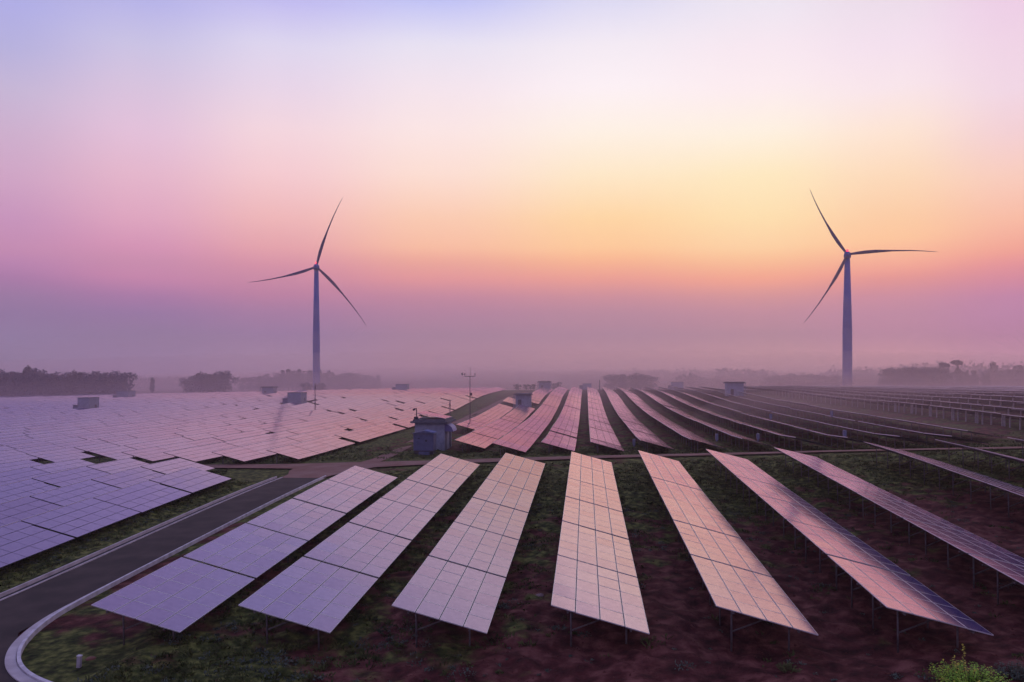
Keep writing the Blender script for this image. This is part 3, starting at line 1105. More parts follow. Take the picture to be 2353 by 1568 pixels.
for px_, pz_ in ((-0.6, 2.0), (0.35, 1.72)):
    mb = MB()
    mb.box((px_, -0.03, pz_), (0.26, 0.05, 0.10 if px_ < 0 else 0.22))
    link('handle', mb.mesh('handle', M['dark']), cb)
# camera post on the roof corner
cp = thing('camera_post', 'dark camera on a short post at the roof corner of the awning hut', 'camera', (H0['x'] - H0['w'] / 2 + 0.1, H0['y'] + 0.1, gz(H0['x'], H0['y'] + 3) + H0['h'] + 0.24))
mb = MB()
mb.box((0, 0, 0.3), (0.5, 0.4, 0.6))
link('junction_box', mb.mesh('junction_box', M['dark']), cp)
mb = MB()
mb.tube([(0.05, 0, 0.6), (0.05, 0, 1.75)], [0.06, 0.06], 8)
mb.beam((0.05, 0, 1.7), (-0.25, 0, 1.66), 0.09)
link('pole', mb.mesh('pole', M['dark']), cp)
mb = MB()
mb.tube([(-0.12, 0.02, 1.62), (-0.42, -0.05, 1.50)], [0.13, 0.15], 10)
link('camera_head', mb.mesh('camera_head', M['dark']), cp)


# ------------------------------------------------------------------ masts and poles
x, y = at(1080, 150)
g0 = gz(x, y)
ms = thing('weather_mast', 'slender weather mast with crossarm and sensors rising beside the hut track', 'mast', (x, y, g0))
top = zat(865, 150) - g0
mb = MB()
mb.tube([(0, 0, -.3), (0, 0, top * 0.5), (0, 0, top)], [0.085, 0.075, 0.06], 8)
link('pole', mb.mesh('pole', M['mast'], True), ms)
mb = MB()
mb.beam((-1.05, 0, top - 0.02), (1.0, 0, top - 0.02), 0.10)
link('crossarm', mb.mesh('crossarm', M['mast']), ms)
for sx in (-0.98, 0.94):
    mb = MB()
    mb.tube([(sx, 0, top + 0.03), (sx, 0, top + 0.38)], [0.045, 0.045], 6)
    mb.tube([(sx, 0, top + 0.38), (sx, 0, top + 0.52)], [0.13, 0.13], 8)
    link('sensor', mb.mesh('sensor', M['mast']), ms)
mb = MB()
mb.box((-1.5, 0, top + 0.42), (0.22, 0.10, 0.42))
mb.beam((-1.0, 0, top + 0.25), (-1.5, 0, top + 0.42), 0.04)
link('wind_vane', mb.mesh('wind_vane', M['dark']), ms)
mb = MB()
mb.tube([(0.1, 0, top), (0.1, 0, top + 1.75)], [0.03, 0.02], 6)
link('spike', mb.mesh('spike', M['mast']), ms)
mb = MB()
mb.box((0.25, 0, top * 0.66), (0.3, 0.25, 0.5))
link('junction_box', mb.mesh('junction_box', M['mast']), ms)
for gx in (2.2,):
    mb = MB()
    mb.tube([(0.08, 0, top * 0.72), (gx, 2.2, 0.2)], [0.012, 0.012], 5)
    link('guy_wire', mb.mesh('guy_wire', M['mast']), ms)
for px, d, ytop, lb in ((1034, 132, 918, 'thin lightning pole standing just behind the awning hut'), (724, 206, 880, 'thin lightning pole beside the bluish box hut and below the wind turbine'),
                        (1378, 318, 872, 'faint thin pole at the crest where the rows meet')):
    x, y = at(px, d)
    g0 = gz(x, y)
    p = thing('lightning_pole', lb, 'pole', (x, y, g0), 0, 'thin lightning poles in the field')
    tp = zat(ytop, d) - g0
    mb = MB()
    mb.tube([(0, 0, -.3), (0, 0, tp * .8)], [0.10 * d / 150, 0.08 * d / 150], 8)
    link('pole', mb.mesh('pole', M['mast'], True), p)
    mb = MB()
    mb.tube([(0, 0, tp * .8), (0, 0, tp * .86), (0, 0, tp)], [0.12 * d / 150, 0.12 * d / 150, 0.03], 8)
    link('tip', mb.mesh('tip', M['mast'], True), p)


# ------------------------------------------------------------------ wind turbines
def blade_mesh(R, sweep):
    mb = MB()
    st = [(0.6, .62, .62), (0.05 * R, .62, .60), (0.12 * R, .95, .50), (0.2 * R, 1.22, .36), (0.32 * R, 1.08, .28), (0.5 * R, .82, .20), (0.7 * R, .56, .14),
          (0.85 * R, .38, .10), (0.95 * R, .24, .06), (R, .07, .03)]
    rings = []
    n = 12
    for r, c, th in st:
        tcen = sweep * R * (r / R) ** 2.2
        tw = math.radians(14) * (1 - r / R)
        ring = []
        c = .62 + (c - .62) * .48 if r < .33 * R else c * .52
        th *= .85
        for k in range(n):
            a = 2 * PI * k / n
            u, v = c * math.cos(a) - (c - .62) * .35 * (1 if r > .06 * R else 0), th * math.sin(a)
            ring.append((u * math.cos(tw) - v * math.sin(tw) + tcen, u * math.sin(tw) + v * math.cos(tw) - 0.03 * R * (r / R) ** 2, r))
        rings.append(ring)
    for g in rings:
        mb.v += g
    for i in range(len(rings) - 1):
        for k in range(n):
            k2 = (k + 1) % n
            mb.f.append((i * n + k, i * n + k2, (i + 1) * n + k2, (i + 1) * n + k))
            mb.m.append(0)
    mb.f.append(tuple(reversed(range(n))))
    mb.f.append(tuple((len(rings) - 1) * n + k for k in range(n)))
    mb.m += [0, 0]
    return mb.mesh('blade', M['blade'], True)


def turbine(px, d, hub_y, wb, wt, R, angles, label):
    x, y = at(px, d)
    g0 = gz(x, y)
    hub = zat(hub_y, d) - g0
    yaw = math.atan2(-x, y)
    t = thing('wind_turbine', label, 'wind turbine', (x, y, g0), yaw, 'wind turbines behind the field')
    mb = MB()
    mb.tube([(0, 0, -2), (0, 0, 0), (0, 0, hub * .45), (0, 0, hub * .6), (0, 0, hub - 1.2)], [wb / 2, wb / 2, wb / 2 * .97, wb / 2 * .86, wt / 2], 32)
    link('tower', mb.mesh('tower', M['tower'], True), t)
    mb = MB()
    mb.tube([(0, -2.2, hub), (0, -1.8, hub), (0, 3.2, hub), (0, 6.6, hub + .1), (0, 7.2, hub + .1)], [1.2, 1.75, 1.9, 1.6, 1.0], 20)
    nc = link('nacelle', mb.mesh('nacelle', M['tower'], True), t)
    mb = MB()
    mb.tube([(0, 1.6, hub + 1.75), (0, 1.6, hub + 2.35)], [0.14, 0.14], 8)
    mb.tube([(-1.0, 2.6, hub + 1.6), (-1.0, 2.6, hub + 2.3)], [0.1, 0.1], 8)
    link('mount', mb.mesh('mount', M['tower']), nc)
    mb = MB()
    mb.tube([(0, 1.6, hub + 2.3), (0, 1.6, hub + 2.45), (0, 1.6, hub + 3.2), (0, 1.6, hub + 3.5)], [0.45, 0.62, 0.62, 0.3], 12)
    link('beacon', mb.mesh('beacon', M['beacon'], True), nc)
    mb = MB()
    mb.tube([(0, -1.9, hub), (0, -2.6, hub), (0, -4.2, hub), (0, -5.0, hub), (0, -5.4, hub)], [1.45, 1.75, 1.6, 1.0, 0.25], 20)
    hb = link('hub', mb.mesh('hub', M['tower'], True), t)
    for a, R in angles:
        bm = blade_mesh(R, 0.115)
        # angle counted anticlockwise from the right-hand horizontal as the photo shows it
        o = link('blade', bm, t, (0, -3.3, hub), (0, math.radians(90 - a), 0))
    return t


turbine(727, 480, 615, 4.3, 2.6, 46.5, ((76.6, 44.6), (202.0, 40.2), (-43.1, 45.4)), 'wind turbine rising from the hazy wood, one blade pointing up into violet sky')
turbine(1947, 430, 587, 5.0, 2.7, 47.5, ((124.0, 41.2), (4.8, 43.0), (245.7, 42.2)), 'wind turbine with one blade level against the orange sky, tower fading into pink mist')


# ------------------------------------------------------------------ trees
def leaf_cloud(blobs, n, size):
    vs = np.zeros((n, 4, 3))
    w = np.array([b[3] * b[4] * b[5] for b in blobs]) ** 0.7
    pick = rng.choice(len(blobs), n, p=w / w.sum())
    B = np.array(blobs)[pick]
    dirs = rng.normal(size=(n, 3))
    dirs /= np.linalg.norm(dirs, axis=1)[:, None]
    rad = rng.uniform(0.35, 1.0, n) ** 0.5 * (1 + 0.12 * rng.normal(size=n))
    c = B[:, :3] + dirs * rad[:, None] * B[:, 3:6]
    u = rng.normal(size=(n, 3))
    u /= np.linalg.norm(u, axis=1)[:, None]
    v = np.cross(u, rng.normal(size=(n, 3)))
    v /= np.linalg.norm(v, axis=1)[:, None]
    s = (size * rng.uniform(0.6, 1.4, n))[:, None]
    vs[:, 0], vs[:, 1], vs[:, 2], vs[:, 3] = c - u * s, c - v * s * .6, c + u * s, c + v * s * .6
    me = bpy.data.meshes.new('crown')
    me.from_pydata(vs.reshape(-1, 3).tolist(), [], [(4 * i, 4 * i + 1, 4 * i + 2, 4 * i + 3) for i in range(n)])
    return me


def tree_kind(kind, seed):
    """unit tree of height 1: (trunk mesh, crown mesh)"""
    r = random.Random(seed)
    blobs, limbs = [], []
    if kind == 'broad':
        for k in range(11):
            a, rr, z = r.uniform(0, 2 * PI), r.uniform(0.05, 0.28), r.uniform(0.38, 0.86)
            q = 0.13 + 0.07 * r.random()
            blobs.append((rr * math.cos(a), rr * math.sin(a), z, q, q, q * .8))
        for k in range(5):
            a, rr = r.uniform(0, 2 * PI), r.uniform(0.02, 0.22)
            blobs.append((rr * math.cos(a), rr * math.sin(a), r.uniform(.12, .34), .15, .15, .13))
    elif kind == 'tall':
        for k in range(12):
            z = 0.28 + 0.066 * k
            a, rr = r.uniform(0, 2 * PI), r.uniform(0, 0.09)
            q = 0.12 * (1.15 - 0.55 * abs(z - .5) / .5) * r.uniform(.8, 1.15)
            blobs.append((rr * math.cos(a), rr * math.sin(a), min(z, .93), q, q, q * .9))
    elif kind == 'pine':
        for k in range(9):
            z = 0.2 + 0.088 * k
            q = 0.20 * (1.02 - z) + 0.02
            blobs.append((r.uniform(-.02, .02), r.uniform(-.02, .02), z, q, q, 0.06))
    else:  # umbrella: bare trunk, flat tilted head
        for k in range(6):
            a, rr = r.uniform(0, 2 * PI), r.uniform(0.02, 0.13)
            blobs.append((rr * math.cos(a) + .03, rr * math.sin(a), 0.87 + rr * .2 * math.cos(a), 0.12, 0.12, 0.06))
        for k in range(5):
            a, rr = r.uniform(0, 2 * PI), r.uniform(0.0, 0.08)
            blobs.append((rr * math.cos(a), rr * math.sin(a), r.uniform(.3, .65), 0.08, 0.08, 0.09))
    crown = leaf_cloud(blobs, 900, 0.034)
    crown.materials.append(M['leaf_a'] if seed % 2 else M['leaf_b'])
    mb = MB()
    lean = r.uniform(-.03, .03)
    mb.tube([(0, 0, -.06), (0, 0, .02), (lean, 0, .4), (lean * 1.5, 0, .75)], [.035, .028, .02, .008], 8)
    for b in blobs[:6]:
        z0 = max(.2, b[2] - .22)
        mb.tube([(lean * z0 * 2, 0, z0), (b[0] * .6, b[1] * .6, b[2] - .06), (b[0], b[1], b[2])], [.012, .008, .003], 5)
    return mb.mesh('trunk', M['bark'], True), crown


KINDS = {'broad': [tree_kind('broad', s) for s in (1, 2, 3)], 'tall': [tree_kind('tall', s) for s in (4, 5, 6)], 'pine': [tree_kind('pine', s) for s in (7, 8)], 'umbrella': [tree_kind('umbrella', s) for s in (9, 10)]}
NAMES = {'broad': 'broadleaf_tree', 'tall': 'slender_tree', 'pine': 'pine_tree', 'umbrella': 'umbrella_tree'}


def tree(px, d, ytop, kind, label, group, wide=1.0):
    x, y = at(px, d)
    g0 = gz(x, y)
    h = max(2.5, zat(ytop, d) - g0)
    t = thing(NAMES[kind], label, 'tree', (x, y, g0), random.uniform(0, 6.28), group)
    tr, cr = random.choice(KINDS[kind])
    s = (h * wide * random.uniform(.9, 1.1), h * wide * random.uniform(.9, 1.1), h)
    for nm, m_ in (('trunk', tr), ('crown', cr)):
        o = link(nm, m_, t)
        o.scale = s


CL = [  # x0, x1, top at x0, top at x1, depth, count, kinds, label, group
    (-60, 150, 849, 853, 352, 24, 'bbbt', 'dark tree in the dusky violet wood behind the violet field edge', 'trees of the dark dusky wood'),
    (-40, 140, 856, 858, 366, 14, 'bb', 'dark tree deep in the dusky violet wood behind the violet field edge', 'trees deep in the dark dusky wood'),
    (155, 200, 860, 855, 356, 6, 'bbt', 'dark tree in the notch of the dusky wood beside the twin slim crowns', 'trees of the notch in the dusky wood'),
    (200, 286, 855, 852, 362, 11, 'bb', 'dark rounded tree at the fading end of the dusky wood', 'trees at the fading end of the dusky wood'),
    (428, 452, 864, 858, 420, 3, 'b', 'lower tree at the darker side of the lone round clump', 'lower trees of the lone round clump'),
    (458, 520, 848, 851, 420, 6, 'b', 'spreading tree of the lone round clump between two woods', 'trees of the lone round clump'),
    (556, 640, 862, 860, 520, 7, 'bbt', 'pale hazy tree in the low wood before the turbine wood', 'trees of the low hazy wood'),
    (640, 760, 850, 850, 545, 13, 'tbt', 'pale hazy tree of the turbine wood, around the tower', 'trees around the turbine tower'),
    (760, 872, 852, 862, 545, 11, 'bbt', 'pale hazy tree of the turbine wood, on its lower sloping side', 'trees on the lower side of the turbine wood'),
    (690, 745, 876, 880, 430, 4, 'b', 'low dim bush-like tree in front of the turbine wood', 'low trees before the turbine wood'),
    (1178, 1236, 882, 882, 372, 5, 'b', 'dim low tree behind the grey hut at the track end', 'low trees behind the grey track hut'),
    (1240, 1290, 874, 878, 388, 4, 'b', 'dim tree behind the faint roofed hut by the track end', 'trees behind the faint roofed hut'),
    (1396, 1504, 857, 858, 430, 11, 'bb', 'dim round tree of the long clump over the crest of the rows', 'trees of the long clump over the crest'),
    (1560, 1600, 857, 858, 500, 4, 'tb', 'hazy pointed tree beside the faint misty box hut', 'pointed trees by the faint misty hut'),
    (1600, 1660, 864, 866, 520, 5, 'b', 'hazy low tree beyond the faint misty box hut', 'low trees by the faint misty hut'),
    (1650, 1760, 850, 850, 590, 12, 'ptb', 'very pale spiky tree behind the porch-post hut', 'very pale spiky trees behind the porch hut'),
    (1765, 1925, 856, 858, 500, 14, 'bb', 'pale rounded tree in the misty wood just short of the level-blade turbine', 'trees short of the level-blade turbine'),
    (1962, 2032, 852, 850, 600, 8, 'bt', 'very pale tree right beside the level-blade turbine tower', 'very pale trees beside the level-blade turbine'),
    (2034, 2160, 840, 840, 432, 14, 'bbb', 'dim round tree in the wood under the two umbrella crowns', 'trees of the wood under the umbrella crowns'),
    (2160, 2275, 850, 856, 440, 10, 'btp', 'dim tree in the lower ragged end of the umbrella-crown wood', 'trees of the ragged end by the umbrella crowns'),
    (2270, 2440, 844, 838, 470, 15, 'bbt', 'dim tree of the wood past the umbrella-crown trees', 'trees of the last wood past the umbrella crowns'),
]
KK = {'b': 'broad', 't': 'tall', 'p': 'pine'}
for x0, x1, t0, t1, d, n, kinds, lab, grp in CL:
    for i in range(n):
        f = (i + 0.5) / n
        k = KK[random.choice(kinds)]
        tree(x0 + (x1 - x0) * f + random.uniform(-4, 4), d + random.uniform(-9, 9), t0 + (t1 - t0) * f + random.uniform(-3, 5), k, lab, grp, 1.25 if k == 'broad' else 1.0)
for px, d, yt, k, lab in [
        (63, 350, 842, 'tall', 'taller of the two round-headed trees topping the dusky violet wood'), (76, 352, 846, 'tall', 'shorter of the two round-headed trees topping the dusky violet wood'),
        (172, 356, 852, 'tall', 'taller slim crown of the pair in the notched dusky wood'), (184, 358, 855, 'tall', 'shorter slim crown of the pair in the notched dusky wood'),
        (350, 420, 868, 'tall', 'small single slim tree standing alone between dusky wood and round clump'),
        (2172, 432, 830, 'umbrella', 'flat umbrella-crowned tree, shorter one, on a bare trunk above the misty wood'),
        (2200, 436, 824, 'umbrella', 'tallest leaning umbrella-crowned tree above the misty wood'),
        (2222, 440, 848, 'pine', 'dark pointed pine beside the leaning umbrella-crowned tree'),
        (2282, 470, 832, 'tall', 'tall narrow tree standing above the last wood past the umbrella crowns')]:
    tree(px, d, yt, k, lab, None, 0.95 if k == 'umbrella' else 1.0)


# farther woods, only a breath darker than the sky: one mass
def far_wood():
    V, F = [], []
    blobs = []
    for x0, x1, t0, t1, d, n in [(286, 430, 866, 864, 660, 26), (870, 1180, 872, 873, 680, 46), (985, 1045, 868, 868, 670, 8), (1290, 1430, 860, 856, 700, 30), (1430, 1680, 850, 848, 720, 50),
                                 (1640, 1780, 846, 848, 700, 26), (1900, 2060, 848, 842, 700, 30), (2060, 2260, 834, 832, 690, 34), (2240, 2420, 838, 836, 680, 30), (-80, 300, 866, 864, 640, 50)]:
        for i in range(n):
            f = (i + .5) / n
            dd = d + random.uniform(-15, 15)
            x, y = at(x0 + (x1 - x0) * f, dd)
            g0 = gz(x, y)
            tp = zat(t0 + (t1 - t0) * f + random.uniform(-2, 5), dd)
            hh = tp - g0
            wd = random.uniform(3.5, 6) if random.random() < .75 else 2.0
            blobs.append((x, y, g0 + hh * .52, wd, wd, hh * .5))
            blobs.append((x + random.uniform(-2, 2), y, g0 + hh * .3, wd * 1.2, wd * 1.2, hh * .34))
    me = leaf_cloud(blobs, 26000, 1.25)
    me.name = 'distant_wood'
    me.materials.append(M['leaf_b'])
    return me


tag(link('distant_wood', far_wood()), 'pale band of distant woodland almost lost in the mist', 'woodland', None, 'stuff')


# ------------------------------------------------------------------ ground cover near the camera
def tufts(n, ylo, yhi, xlo, xhi, hmin, hmax, blades, thr, name, m, label, spread=0.22):
    x = rng.uniform(xlo, xhi, n)
    y = ylo + (yhi - ylo) * rng.random(n) ** 1.4
    pat = turf_amount(x, y) + 0.16 * np.sin(x * 1.1 + 1.7 * np.sin(y * .7)) + 0.14 * np.sin(y * 1.6 + 1.3 * np.sin(x * .9 + 2)) + 0.10 * rng.normal(size=n)
    keep = (pat > thr) & (flat_mask(x, y) > 0.95)
    lat = x * math.cos(PSI) + y * math.sin(PSI)
    dd = -x * math.sin(PSI) + y * math.cos(PSI)
    keep &= (np.abs(lat / dd) < 0.78)
    x, y = x[keep], y[keep]
    n = len(x)
    z = ground(x, y) + lumps(x, y) - 0.03
    K = blades
    a = rng.uniform(0, 2 * PI, (n, K))
    r0 = rng.uniform(0, spread, (n, K))
    h = rng.uniform(hmin, hmax, (n, 1)) * rng.uniform(.5, 1.1, (n, K))
    w = rng.uniform(.018, .05, (n, K)) * (0.6 + hmax)
    lean = rng.uniform(.3, 1.3, (n, K)) * h
    bx, by = x[:, None] + r0 * np.cos(a), y[:, None] + r0 * np.sin(a)
    c, s = np.cos(a), np.sin(a)
    zb = np.repeat(z[:, None], K, 1)
    v0 = np.stack([bx - s * w, by + c * w, zb], -1)
    v1 = np.stack([bx + s * w, by - c * w, zb], -1)
    v2 = np.stack([bx + c * lean * .5 + s * w, by + s * lean * .5 - c * w, zb + h * .75], -1)
    v3 = np.stack([bx + c * lean, by + s * lean, zb + h], -1)
    V = np.stack([v0, v1, v2, v3], 2).reshape(-1, 3)
    me = bpy.data.meshes.new(name)
    nf = n * K
    me.vertices.add(len(V))
    me.vertices.foreach_set('co', V.ravel())
    me.loops.add(nf * 4)
    me.loops.foreach_set('vertex_index', np.arange(nf * 4))
    me.polygons.add(nf)
    me.polygons.foreach_set('loop_start', np.arange(0, nf * 4, 4))
    me.polygons.foreach_set('loop_total', np.full(nf, 4))
    me.update(calc_edges=True)
    me.materials.append(m)
    tag(link(name, me), label, None, None, 'stuff')


tufts(34000, 25, 84, -46, 46, 0.07, 0.22, 11, 0.54, 'grass', M['grass'], 'rough dark green grass between the rows of tables', 0.26)
tufts(14000, 82, 112, -46, 60, 0.15, 0.32, 5, 0.60, 'grass', M['grass'], 'green grass bank along the dirt track')


def leaf_mounds(n, xlo, xhi, ylo, yhi, thr, rmin, rmax, leaf, per, name, m, label):
    """low leafy weeds: ragged mounds of small leaves"""
    x = rng.uniform(xlo, xhi, n)
    y = ylo + (yhi - ylo) * rng.random(n) ** 1.5
    pat = turf_amount(x, y) + 0.20 * np.sin(x * .8 + 2.1 * np.sin(y * .6)) + 0.16 * np.sin(y * 1.1 + 1.7 * np.sin(x * .7 + 1)) + 0.10 * rng.normal(size=n)
    lat, dd = x * math.cos(PSI) + y * math.sin(PSI), -x * math.sin(PSI) + y * math.cos(PSI)
    k = (pat > thr) & (flat_mask(x, y) > 0.98) & (np.abs(lat / dd) < 0.78)
    x, y = x[k], y[k]
    n = len(x)
    r = rng.uniform(rmin, rmax, n)
    z = ground(x, y) + lumps(x, y)
    N_ = n * per
    X, Y, Z, Rr = (np.repeat(a, per) for a in (x, y, z, r))
    d = rng.normal(size=(N_, 3))
    d /= np.linalg.norm(d, axis=1)[:, None]
    d[:, 2] = np.abs(d[:, 2])
    q = rng.uniform(.3, 1.15, N_)
    c = np.stack([X + d[:, 0] * Rr * q * rng.uniform(.6, 1.4, N_), Y + d[:, 1] * Rr * q, Z - .02 + d[:, 2] * Rr * q * .55], -1)
    u = d + 0.9 * rng.normal(size=(N_, 3))
    u /= np.linalg.norm(u, axis=1)[:, None]
    v = np.cross(u, rng.normal(size=(N_, 3)))
    v /= np.linalg.norm(v, axis=1)[:, None]
    sz = (leaf * rng.uniform(.5, 1.5, N_))[:, None]
    V = np.stack([c - u * sz, c - v * sz * .45, c + u * sz, c + v * sz * .45], 1).reshape(-1, 3)
    me = bpy.data.meshes.new(name)
    me.vertices.add(len(V))
    me.vertices.foreach_set('co', V.ravel())
    me.loops.add(N_ * 4)
    me.loops.foreach_set('vertex_index', np.arange(N_ * 4))
    me.polygons.add(N_)
    me.polygons.foreach_set('loop_start', np.arange(0, N_ * 4, 4))
    me.polygons.foreach_set('loop_total', np.full(N_, 4))
    me.update(calc_edges=True)
    me.materials.append(m)
    tag(link(name, me), label, None, None, 'stuff')


leaf_mounds(2600, -40, 26, 26, 62, 0.62, .16, .46, .055, 46, 'weeds', M['weed'], 'low silvery weeds growing in the rough turf')
leaf_mounds(3600, -44, 44, 26, 80, 0.52, .14, .40, .060, 36, 'weeds', M['grass'], 'low dark green leafy weeds in the rough turf')
leaf_mounds(420, -20, 40, 26, 70, -1, .08, .22, .045, 26, 'weeds', M['weed'], 'scattered small weeds on the bare red soil')


def clods(n, label):
    """crumbs and clods of red soil lying about"""
    x = rng.uniform(-24, 44, n)
    y = 26 + 36 * rng.random(n) ** 1.6
    lat, dd = x * math.cos(PSI) + y * math.sin(PSI), -x * math.sin(PSI) + y * math.cos(PSI)
    k = (turf_amount(x, y) + 0.1 * rng.normal(size=n) < 0.6) & (flat_mask(x, y) > .98) & (np.abs(lat / dd) < .78)
    x, y = x[k], y[k]
    n = len(x)
    z = ground(x, y) + lumps(x, y)
    r = 0.02 + 0.07 * rng.random(n) ** 3
    P = np.stack([x, y, z], -1)
    V = np.zeros((n, 5, 3))
    for i in range(4):
        a = i * PI / 2 + rng.uniform(-.5, .5, n)
        q = r * rng.uniform(.7, 1.4, n)
        V[:, i] = P + np.stack([np.cos(a) * q, np.sin(a) * q, -0.02 + 0 * q], -1)
    V[:, 4] = P + np.stack([r * rng.uniform(-.4, .4, n), r * rng.uniform(-.4, .4, n), r * rng.uniform(.5, 1.1, n)], -1)
    F = np.array([[0, 1, 4], [1, 2, 4], [2, 3, 4], [3, 0, 4]])
    fs = (np.arange(n)[:, None, None] * 5 + F[None]).reshape(-1, 3)
    me = bpy.data.meshes.new('soil_clods')
    me.from_pydata(V.reshape(-1, 3).tolist(), [], fs.tolist())
    me.materials.append(M['clod'])
    tag(link('soil_clods', me), label, None, None, 'stuff')


clods(9000, 'crumbled clods of dark red soil on the bare ground')


# bright leafy shrub in the corner: many stems of small leaves
def shrub(px, d, rad, hgt, n, label, mat_leaf, tip=None):
    x, y = at(px, d)
    t = thing('leafy_shrub', label, 'shrub', (x, y, gz(x, y)))
    leaves, tips, stems = MB(), MB(), MB()
    for i in range(n):
        a = random.uniform(0, 2 * PI)
        rr = rad * math.sqrt(random.random())
        h = hgt * random.uniform(.40, 1.2) * (1.05 - 0.55 * rr / rad)
        if tip and i < 2:
            h = hgt * (1.75 - .45 * i)
            rr *= .5
        p0 = Vector((rr * .5 * math.cos(a), rr * .5 * math.sin(a), 0))
        p1 = Vector((rr * math.cos(a), rr * math.sin(a), h))
        mid_ = (p0 + p1) / 2 + Vector((0, 0, h * .12))
        stems.tube([p0, mid_, p1], [.012, .009, .004], 5)
        nl = int(22 * h / hgt)
        for k in range(nl):
            f = 0.25 + 0.75 * k / nl
            q = (p0 * (1 - f) ** 2 + mid_ * 2 * f * (1 - f) + p1 * f * f)
            b = random.uniform(0, 2 * PI)
            el = random.uniform(-.3, .6)
            dr = Vector((math.cos(b) * math.cos(el), math.sin(b) * math.cos(el), math.sin(el)))
            sd = dr.cross(Vector((0, 0, 1))).normalized()
            L_ = random.uniform(.07, .15) * (1.1 - .45 * f)
            tgt = tips if (tip and (i < 2 or (f > .85 and random.random() < .35))) else leaves
            tgt.add([q, q + dr * L_ * .5 + sd * L_ * .28, q + dr * L_, q + dr * L_ * .5 - sd * L_ * .28], [(0, 1, 2, 3)])
    link('foliage', leaves.mesh('foliage', mat_leaf), t)
    link('stems', stems.mesh('stems', M['stem']), t)
    if tips.f:
        link('flower_spikes', tips.mesh('flower_spikes', M['shrub_y']), t)


shrub(2225, 28.1, 1.45, 0.80, 260, 'bright yellow-green leafy shrub with tall flower spikes below the dark table corner', M['shrub'], True)
shrub(2335, 28.6, 0.8, 0.65, 90, 'duller grey-green shrub crowding the bright flowering one', M['weed'])
shrub(1812, 29.8, 0.5, 0.35, 28, 'low green weed clump on the bare soil before a salmon table', M['grass'])

# small things lying about
x, y = at(182, 32.4)
mk = thing('marker_post', 'short white marker post in the turf inside the road bend', 'post', (x, y, gz(x, y)))
mb = MB()
mb.box((0, 0, 0.08), (0.15, 0.13, 0.56), 0, Matrix.Rotation(.06, 3, 'Y'))
link('post', mb.mesh('post', M['post']), mk)
mb = MB()
mb.box((0.018, 0, 0.375), (0.17, 0.15, 0.04), 0, Matrix.Rotation(.06, 3, 'Y'))
link('cap', mb.mesh('cap', M['kerbstone']), mk)
x, y = at(472, 48.5)
mk = thing('marker_post', 'tiny white marker peg between the kerb and the blue-violet tables', 'post', (x, y, gz(x, y)))
mb = MB()
mb.box((0, 0, 0.15), (0.10, 0.10, 0.5))
link('post', mb.mesh('post', M['post']), mk)
mb = MB()
mb.box((0, 0, 0.41), (0.12, 0.12, 0.03))
link('cap', mb.mesh('cap', M['kerbstone']), mk)


def stone(px, d, s, label, m):
    x, y = at(px, d)
    mb = MB()
    r = random.Random(px)
    n = 9
    pts = []
    for j, (zz, k) in enumerate([(0, .9), (.3, 1.0), (.55, .75), (.7, .3)]):
        for i in range(n):
            a = 2 * PI * i / n
            q = s * k * r.uniform(.8, 1.15)
            pts.append((q * math.cos(a) * 1.3, q * math.sin(a), zz * s))
    fs = [(j * n + i, j * n + (i + 1) % n, (j + 1) * n + (i + 1) % n, (j + 1) * n + i) for j in range(3) for i in range(n)] + [tuple(3 * n + i for i in range(n))]
    mb.add(pts, fs)
    tag(link('stone', mb.mesh('stone', m, True), None, (x, y, gz(x, y) + float(lumps(x, y)) - 0.02), (0, 0, r.uniform(0, 6))), label, 'stone')


stone(208, 32.6, 0.16, 'reddish broken brick lump by the white marker post', M['track'])
stone(1241, 39.5, 0.20, 'pale stone on the soil between two rows of tables', M['stone'])
stone(70, 30.6, 0.09, 'small pink stone in the turf beside the kerb bend', M['stone'])
stone(206, 29.4, 0.07, 'tiny white stone at the very edge of the turf', M['kerbstone'])

# ------------------------------------------------------------------ haze and the mist lying over the far field
HAZE_DENSITY = 0.0004


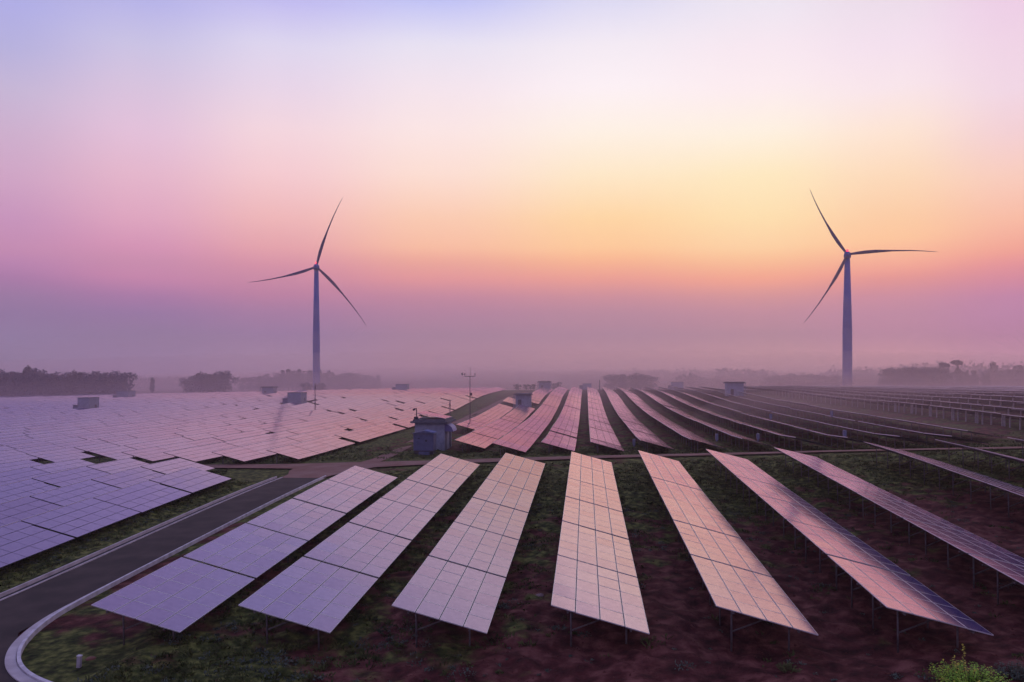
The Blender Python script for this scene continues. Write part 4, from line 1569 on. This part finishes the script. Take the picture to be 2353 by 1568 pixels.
def volume_mat(name, col, dens, aniso):
    m = bpy.data.materials.new(name)
    m.use_nodes = True
    t = m.node_tree
    t.nodes.clear()
    out = t.nodes.new('ShaderNodeOutputMaterial')
    v = t.nodes.new('ShaderNodeVolumePrincipled')
    v.inputs['Color'].default_value = (*col, 1)
    v.inputs['Density'].default_value = dens
    v.inputs['Anisotropy'].default_value = aniso
    t.links.new(v.outputs[0], out.inputs['Volume'])
    return m


mb = MB()
zl = float(ZZ.min()) - 1.0
mb.box((0, 435, (zl + 96) / 2), (1900, 1040, 96 - zl))
hz = link('haze', mb.mesh('haze', volume_mat('haze', (1.0, 0.82, 0.90), HAZE_DENSITY, 0.6)))
tag(hz, 'thin violet dawn haze over the whole field', None, None, 'stuff')


def mist(c, r, dens, label):
    mb = MB()
    n, m_ = 40, 14
    for j in range(m_ + 1):
        th = PI * j / m_
        for i in range(n):
            a = 2 * PI * i / n
            mb.v.append((c[0] + r[0] * math.sin(th) * math.cos(a), c[1] + r[1] * math.sin(th) * math.sin(a), c[2] + r[2] * math.cos(th)))
    for j in range(m_):
        for i in range(n):
            mb.f.append((j * n + i, (j + 1) * n + i, (j + 1) * n + (i + 1) % n, j * n + (i + 1) % n))
            mb.m.append(0)
    o = link('mist', mb.mesh('mist', volume_mat('mist', (1.0, 0.80, 0.86), dens, 0.6), True))
    tag(o, label, None, None, 'stuff')


for hgt, dn, lb in ((22, .0014, 'lowest sheet of dawn mist over the far field'), (34, .00080, 'second sheet of dawn mist over the far field'), (46, .00032, 'middle sheet of dawn mist up the turbine towers'),
                    (62, .00022, 'high thin sheet of dawn mist up the turbine towers'), (80, .00016, 'highest faintest sheet of dawn mist')):
    mist((0, 590, -5), (680, 470, hgt), dn, lb)
mist((66, 150, 5), (46, 62, 7), 0.0032, 'thin mist drifting over the grass strip beside the tall posts')
for hgt, dn, lb in ((9, .0026, 'lowest pink mist at the far edge of the field'), (15, .0018, 'low bank of pink mist behind the far edge of the field'), (22, .0012, 'soft upper edge of the pink mist bank')):
    mist((150, 485, 4), (320, 125, hgt), dn, lb)
mist((-90, 570, 3), (260, 140, 16), 0.0042, 'thin mist lying under the wood behind the wide field')
